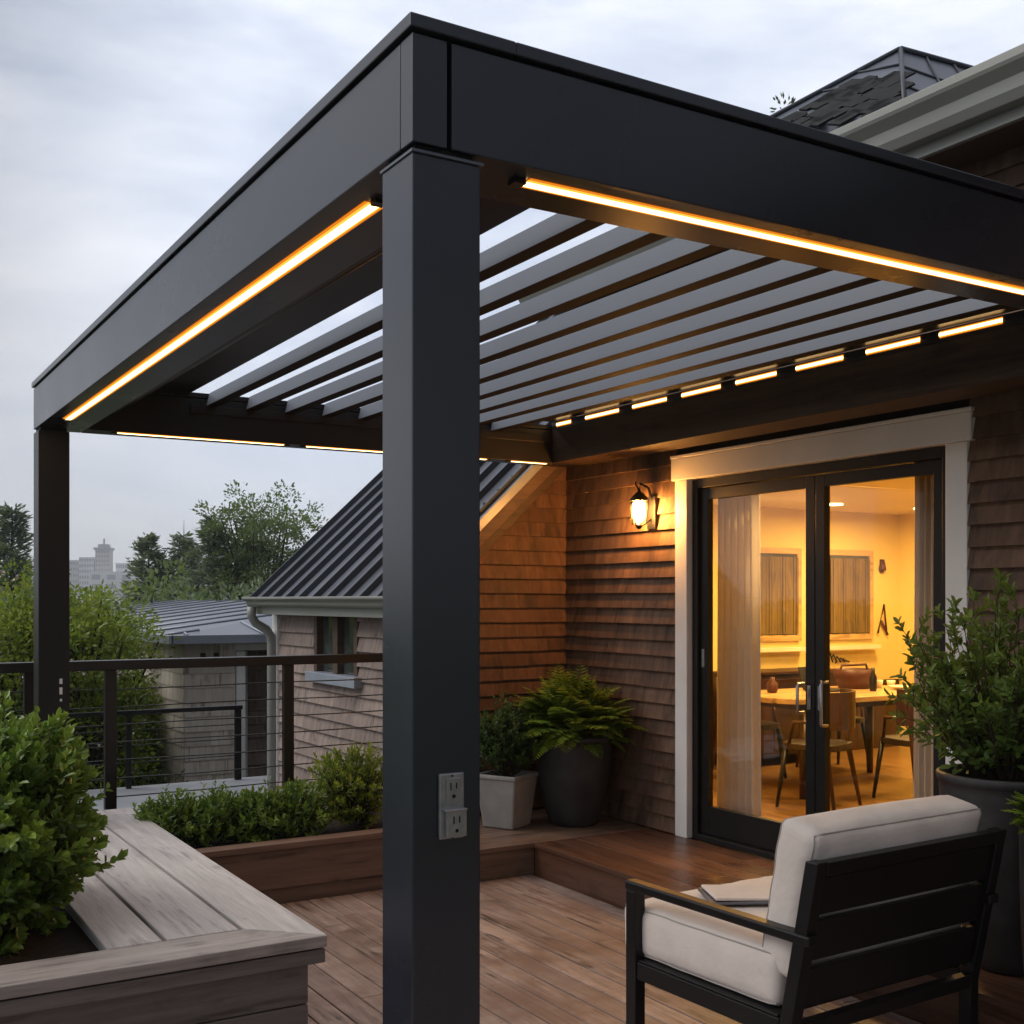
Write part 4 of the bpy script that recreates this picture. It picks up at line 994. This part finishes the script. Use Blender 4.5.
tree('garden_tree','dark green shrub tree under the balcony rail level, beyond the grey terrace',(1.2,13.6,-3),(1.0,13.0,-1.3),(1.7,1.2,1.3),M['leaf_hedge'],520,24,.10,.05,84,group=gs,cl=.25)
tree('garden_tree','dense dark green tree low behind the left end of the railing',(-1.9,13.5,-3),(-1.8,13.2,-.8),(1.5,1.3,1.9),M['leaf_hedge'],480,24,.11,.055,85,group=gs,cl=.28)
tree('garden_tree','tall mid green tree just outside the left edge behind the railing',(-3.2,12.4,-3),(-3.2,12.4,.1),(1.4,1.3,1.9),M['leaf_oak'],420,24,.11,.055,86,group=gs,cl=.28)
tree('garden_tree','dark evergreen shrub low between the terrace railing and the beige house',(2.2,10.2,-3),(1.9,10.4,-1.1),(.75,.7,1.1),M['leaf_hedge'],260,24,.08,.04,87,group=gs,cl=.2)
# mid-distance masses
md='trees in the middle distance'
mids=[((5.0,23.5),(-.3),(3.0,2.2,2.35),'leaf_oak','dull green rounded tree left of the two firs'),((8.2,26.5),(-.6),(3.2,2.4,2.5),'leaf_fir','grey-green bushy tree below the two firs'),
 ((11.5,29.),(-1.0),(3.2,2.4,2.7),'leaf_oak','green bushy tree below the spreading deciduous tree'),((1.0,24.),(-.9),(3.2,2.4,2.7),'leaf_oak','green rounded tree behind the far pergola post'),((-4.,24.),(-.8),(3.4,2.6,2.8),'leaf_fir','dark rounded tree far left behind the railing'),
 ((16.5,33.),(-.5),(3.4,2.6,3.2),'leaf_fir','dark tree hidden mostly behind the wing roof edge')]
for i,((x,y),z,rad,mt,lb) in enumerate(mids):
    tree('bushy_tree',lb,(x,y,-3.4),(x,y,z),rad,M[mt],520,34,.16,.08,120+i,trunk=.2,group=md,cl=.5)
# conifers
def fir(label,base,ztop,rb,seed,mat='leaf_fir',step=.34,group=None):
    q=random.Random(seed); r=thing('fir_tree',label,'tree',base,group=group); lf=MB(); tw=MB(); b=V(base); H_=ztop-b.z
    tw.tube([b,b+V((0,0,H_*.6)),b+V((0,0,H_))],[.16,.09,.015],7)
    z=H_*.12
    while z<H_*.99:
        f=1-z/H_; nb=5; ln_=rb*(f**.8)*q.uniform(.75,1.1)+.12
        for k in range(nb):
            a_=q.uniform(0,6.283); o_=V((math.cos(a_),math.sin(a_),0)); l=ln_*q.uniform(.6,1.15)
            pts=[b+V((0,0,z))+o_*l*t+V((0,0,l*(.50*t-.10*t*t))) for t in (0,.35,.7,1)]
            tw.tube(pts,[.03*f+.008,.02*f+.006,.012,.005],4,.5,0,False,False)
            ns=int(6+l*14); b0=q.uniform(0,.4)
            for i in range(ns):
                t=.15+.85*q.random(); p=b+V((0,0,z))+o_*l*t+V((0,0,l*(.50*t-.10*t*t))); sd=o_.cross(V((0,0,1)))*q.choice((-1,1))
                for j in range(3):
                    dd=(sd*q.uniform(.2,1)+o_*.7+V((0,0,q.uniform(-.1,.45)))).normalized(); lf.fleaf(p+rdir(q)*.15,dd+rdir(q)*.5,rdir(q)+V((0,0,.6)),q.uniform(.18,.38),.07,min(1,b0+.4*q.random()))
        z+=step*(.55+.6*f)
    tw.build('trunk',M['bark'],r); lf.build('crown',M[mat],r)
fg='tall conifers on the skyline'
fir('left one of the pair of grey-green firs left of the wing roof',(10.1,43.5,-4),4.2,2.6,201,group=fg)
fir('right and fuller one of the pair of grey-green firs',(11.3,43.0,-4),4.3,2.8,202,group=fg)
fir('dark conifer at the left edge of the view, left of the far post',(4.1,35.5,-4),4.5,2.0,203,group=fg)
fir('broken-topped conifer cut by the left picture edge',(2.9,34.0,-4),3.9,1.6,204,group=fg)
fir('dark fir whose branches touch the spreading deciduous tree',(10.7,37.0,-4),4.5,2.4,205,group=fg)
tree('deciduous_tree','spreading airy deciduous tree rising left of the wing roof',(12.2,36.6,-4),(12.25,36.6,2.6),(1.9,1.8,2.55),M['leaf_oak'],420,48,.13,.075,211,trunk=.17,cl=.36,lump=.26)
tree('tall_tree','tall slim tree whose top twigs show above the pergola beside the dormer',(21.7,19.4,-3.5),(21.55,19.3,10.),(1.7,1.7,4.45),M['leaf_hedge'],240,26,.16,.08,212,trunk=.25,cl=.3,lump=.3)
# far wooded belt
q=MB(); qq=random.Random(5)
for k in range(1500):
    a_=qq.uniform(R(15),R(140)); d_=qq.uniform(70,170); c=V((-1.1+d_*math.cos(a_),-2.2+d_*math.sin(a_),-4.6)); h=qq.uniform(2.5,4.6)*(d_/100)**.3; b0=qq.uniform(0,.5)
    for i in range(16):
        o_=rdir(qq); q.fleaf(c+V((o_.x*2.2,o_.y*2.2,h*.62+o_.z*h*.5)),o_,rdir(qq)+V((0,0,.5)),1.3,.8,b0+.3*qq.random())
tag(q.build('far_wood',M['leaf_fir']),'hazy belt of far woodland along the horizon','woodland',kind='stuff')

# ------------------------------------------------------------------ skyline
def city(name,label,x,y,w,dp,z1,mat,storeys=0,extra=None,rz=R(-25),cols=6):
    r=thing(name,label,'building',(x,y,-6),rz,group='hazy buildings on the horizon',local=True)
    q=MB(); q.box(-w/2,w/2,-dp/2,dp/2,0,z1+6); q.build('wall',mat,r)
    if storeys:
        s_=(z1+4)/storeys; cols=min(cols,6 if storeys<12 else 5); first=None
        ww=w/cols*.27
        for i in range(storeys):
            for k in range(cols+2):
                if k<cols: cx,cy,rot_=-w/2+(k+.5)*w/cols,-dp/2-.14,0
                else: cx,cy,rot_=-w/2-.14,-dp/2+(k-cols+.5)*dp/2,R(90)
                if first is None:
                    q=MB(); q.box(-ww,ww,-.12,.12,0,s_*.5); o=first=q.build('window',M['citywin'],r)
                else:
                    o=first.copy(); C.objects.link(o); o.parent=r
                o.location=(cx,cy,3+i*s_); o.rotation_euler=(0,0,rot_)
    if extra: extra(r,w,dp,z1+6)
    return r
def crown1(r,w,dp,h):
    q=MB(); q.box(-w*.6,w*.6,-dp*.6,dp*.6,h+.05,h+1.6); q.box(-w*.35,w*.35,-dp*.35,dp*.35,h+1.6,h+4); q.box(-.5,.5,-.5,.5,h+4,h+8); q.build('roof',M['citydark'],r)
def mast(r,w,dp,h):
    q=MB(); q.box(-w*.4,w*.4,-dp*.4,dp*.4,h+.05,h+2); q.tube([(0,0,h+2),(0,0,h+15)],[.5,.2],6); q.build('roof',M['citydark'],r)
city('tower_block','tall pale tower block with dark stepped roof on the hazy horizon',172,827,9.5,10,36,M['brick'],13,crown1)
city('office_block','white stepped office block left of the tall tower block',163.,833,10,12,31,M['citywhite'],9,cols=7)
city('office_block','low pale grey block at the far left of the skyline next to the post',154,838,9,12,29,M['brick'],8,cols=5)
city('office_block','low white block right of the tall tower block',184,820,9,12,27,M['citywhite'],7,cols=6)
city('dark_tower','small dark greenish tower with a thin mast between the firs',219,799,6.5,6.5,42,M['citydark'],9,mast,cols=3)
city('warehouse','wide pale low building right of the dark tower, behind the firs',236,788,24,14,32,M['citywhite'],3,cols=9)
city('warehouse','wide pale low building low behind the tall tower block',190,812,60,14,21,M['citywhite'],4,cols=16)
city('apartment_block','pale apartment slab seen between the branches at the left edge',128,850,20,12,26,M['citywhite'],6,cols=8)

# ------------------------------------------------------------------ haze
q=MB(); q.box(-1350,1350,-1350,1350,-5.8,75)
hz=bpy.data.materials.new('haze_air'); hz.use_nodes=True; nt=hz.node_tree; nt.nodes.clear()
o_=nt.nodes.new('ShaderNodeOutputMaterial'); pv=nt.nodes.new('ShaderNodeVolumePrincipled'); pv.inputs['Color'].default_value=(.95,.97,1,1); pv.inputs['Density'].default_value=.0008; pv.inputs['Anisotropy'].default_value=.55
nt.links.new(pv.outputs[0],o_.inputs['Volume'])
HAZE=True
if HAZE: tag(q.build('haze',hz),'thin pale haze fading the far trees and skyline','haze',kind='stuff')

# ------------------------------------------------------------------ world, sun
wd=bpy.data.worlds.new("World"); sc.world=wd; wd.use_nodes=True; nt=wd.node_tree; nt.nodes.clear()
out=nt.nodes.new('ShaderNodeOutputWorld'); bg=nt.nodes.new('ShaderNodeBackground'); nt.links.new(bg.outputs[0],out.inputs[0])
sky=nt.nodes.new('ShaderNodeTexSky'); sky.sky_type='NISHITA'; sky.sun_disc=False; SEL,SAZ=R(48),R(-58)
sky.sun_elevation=SEL; sky.sun_rotation=SAZ
tc=nt.nodes.new('ShaderNodeTexCoord'); mp=nt.nodes.new('ShaderNodeMapping'); mp.inputs['Scale'].default_value=(1.25,1.25,4.6); mp.inputs['Location'].default_value=(.35,.1,.2)
nt.links.new(tc.outputs['Generated'],mp.inputs['Vector'])
n1=noise(nt,mp.outputs[0],1.5,7,.52,.5)
n2=noise(nt,mp.outputs[0],4.5,5,.55,.3)
f=math_(nt,'ADD',math_(nt,'MULTIPLY',n1,.78),math_(nt,'MULTIPLY',n2,.22))
cl=ramp(nt,[(.38,(4.3,4.8,5.9)),(.46,(5.4,5.8,6.7)),(.54,(6.7,6.95,7.6)),(.63,(7.9,8.0,8.4))],f)
# overcast brightness: brighter to the west / north-west (-x,+y), duller behind the viewer
def dotp(v):
    d=nt.nodes.new('ShaderNodeVectorMath'); d.operation='DOT_PRODUCT'; nt.links.new(tc.outputs['Generated'],d.inputs[0]); d.inputs[1].default_value=v; return d.outputs['Value']
mr=nt.nodes.new('ShaderNodeMapRange'); mr.inputs['From Min'].default_value=-.85; mr.inputs['From Max'].default_value=.40; mr.inputs['To Min'].default_value=.05; mr.inputs['To Max'].default_value=1.
nt.links.new(dotp((-.30,.72,.62)),mr.inputs['Value'])
cb=nt.nodes.new('ShaderNodeCombineColor')
for i in range(3): nt.links.new(mr.outputs[0],cb.inputs[i])
cl=mixc(nt,1.,cl,cb.outputs[0],'MULTIPLY')
mr2=nt.nodes.new('ShaderNodeMapRange'); mr2.inputs['From Min'].default_value=.85; mr2.inputs['From Max'].default_value=.935; mr2.inputs['To Min'].default_value=.56; mr2.inputs['To Max'].default_value=1.0
nt.links.new(dotp((.60,.74,.30)),mr2.inputs['Value'])
cb2=nt.nodes.new('ShaderNodeCombineColor')
for i in range(3): nt.links.new(mr2.outputs[0],cb2.inputs[i])
cl=mixc(nt,1.,cl,cb2.outputs[0],'MULTIPLY')
hzn=ramp(nt,[(0.,(1,1,1)),(.22,(0,0,0))],math_(nt,'ABSOLUTE',dotp((0,0,1))))
cl=mixc(nt,math_(nt,'MULTIPLY',hzn,.45),cl,(8.6,8.8,9.2))
fin=mixc(nt,.95,sky.outputs[0],cl)
nt.links.new(fin,bg.inputs[0]); bg.inputs[1].default_value=.120
sl_=bpy.data.lights.new('sun','SUN'); sl_.energy=1.5; sl_.angle=R(45); sl_.color=(1,.96,.9)
so=bpy.data.objects.new('sun',sl_); C.objects.link(so)
dirv=V((math.sin(SAZ)*math.cos(SEL),math.cos(SAZ)*math.cos(SEL),math.sin(SEL)))
so.rotation_euler=dirv.to_track_quat('Z','Y').to_euler()

# ------------------------------------------------------------------ camera
cd=bpy.data.cameras.new('camera'); cam=bpy.data.objects.new('camera',cd); C.objects.link(cam)
cd.sensor_width=36; cd.lens=1163*36/1024; cd.shift_y=88/1024; cd.clip_end=4000; cd.clip_start=.05
cam.location=(-1.1088,-2.2508,1.77); cam.rotation_euler=(R(90),0,R(58.8843-90))
sc.camera=cam
vs=sc.view_settings; vs.view_transform='Standard'; vs.look='None'; vs.exposure=.42; vs.gamma=1
sc.render.resolution_x=1024; sc.render.resolution_y=1024
sc.cycles.max_bounces=8; sc.cycles.transparent_max_bounces=16; sc.cycles.volume_bounces=0
sc.cycles.sample_clamp_indirect=4
for o in bpy.data.objects:
    if '_o' in o: del o['_o']
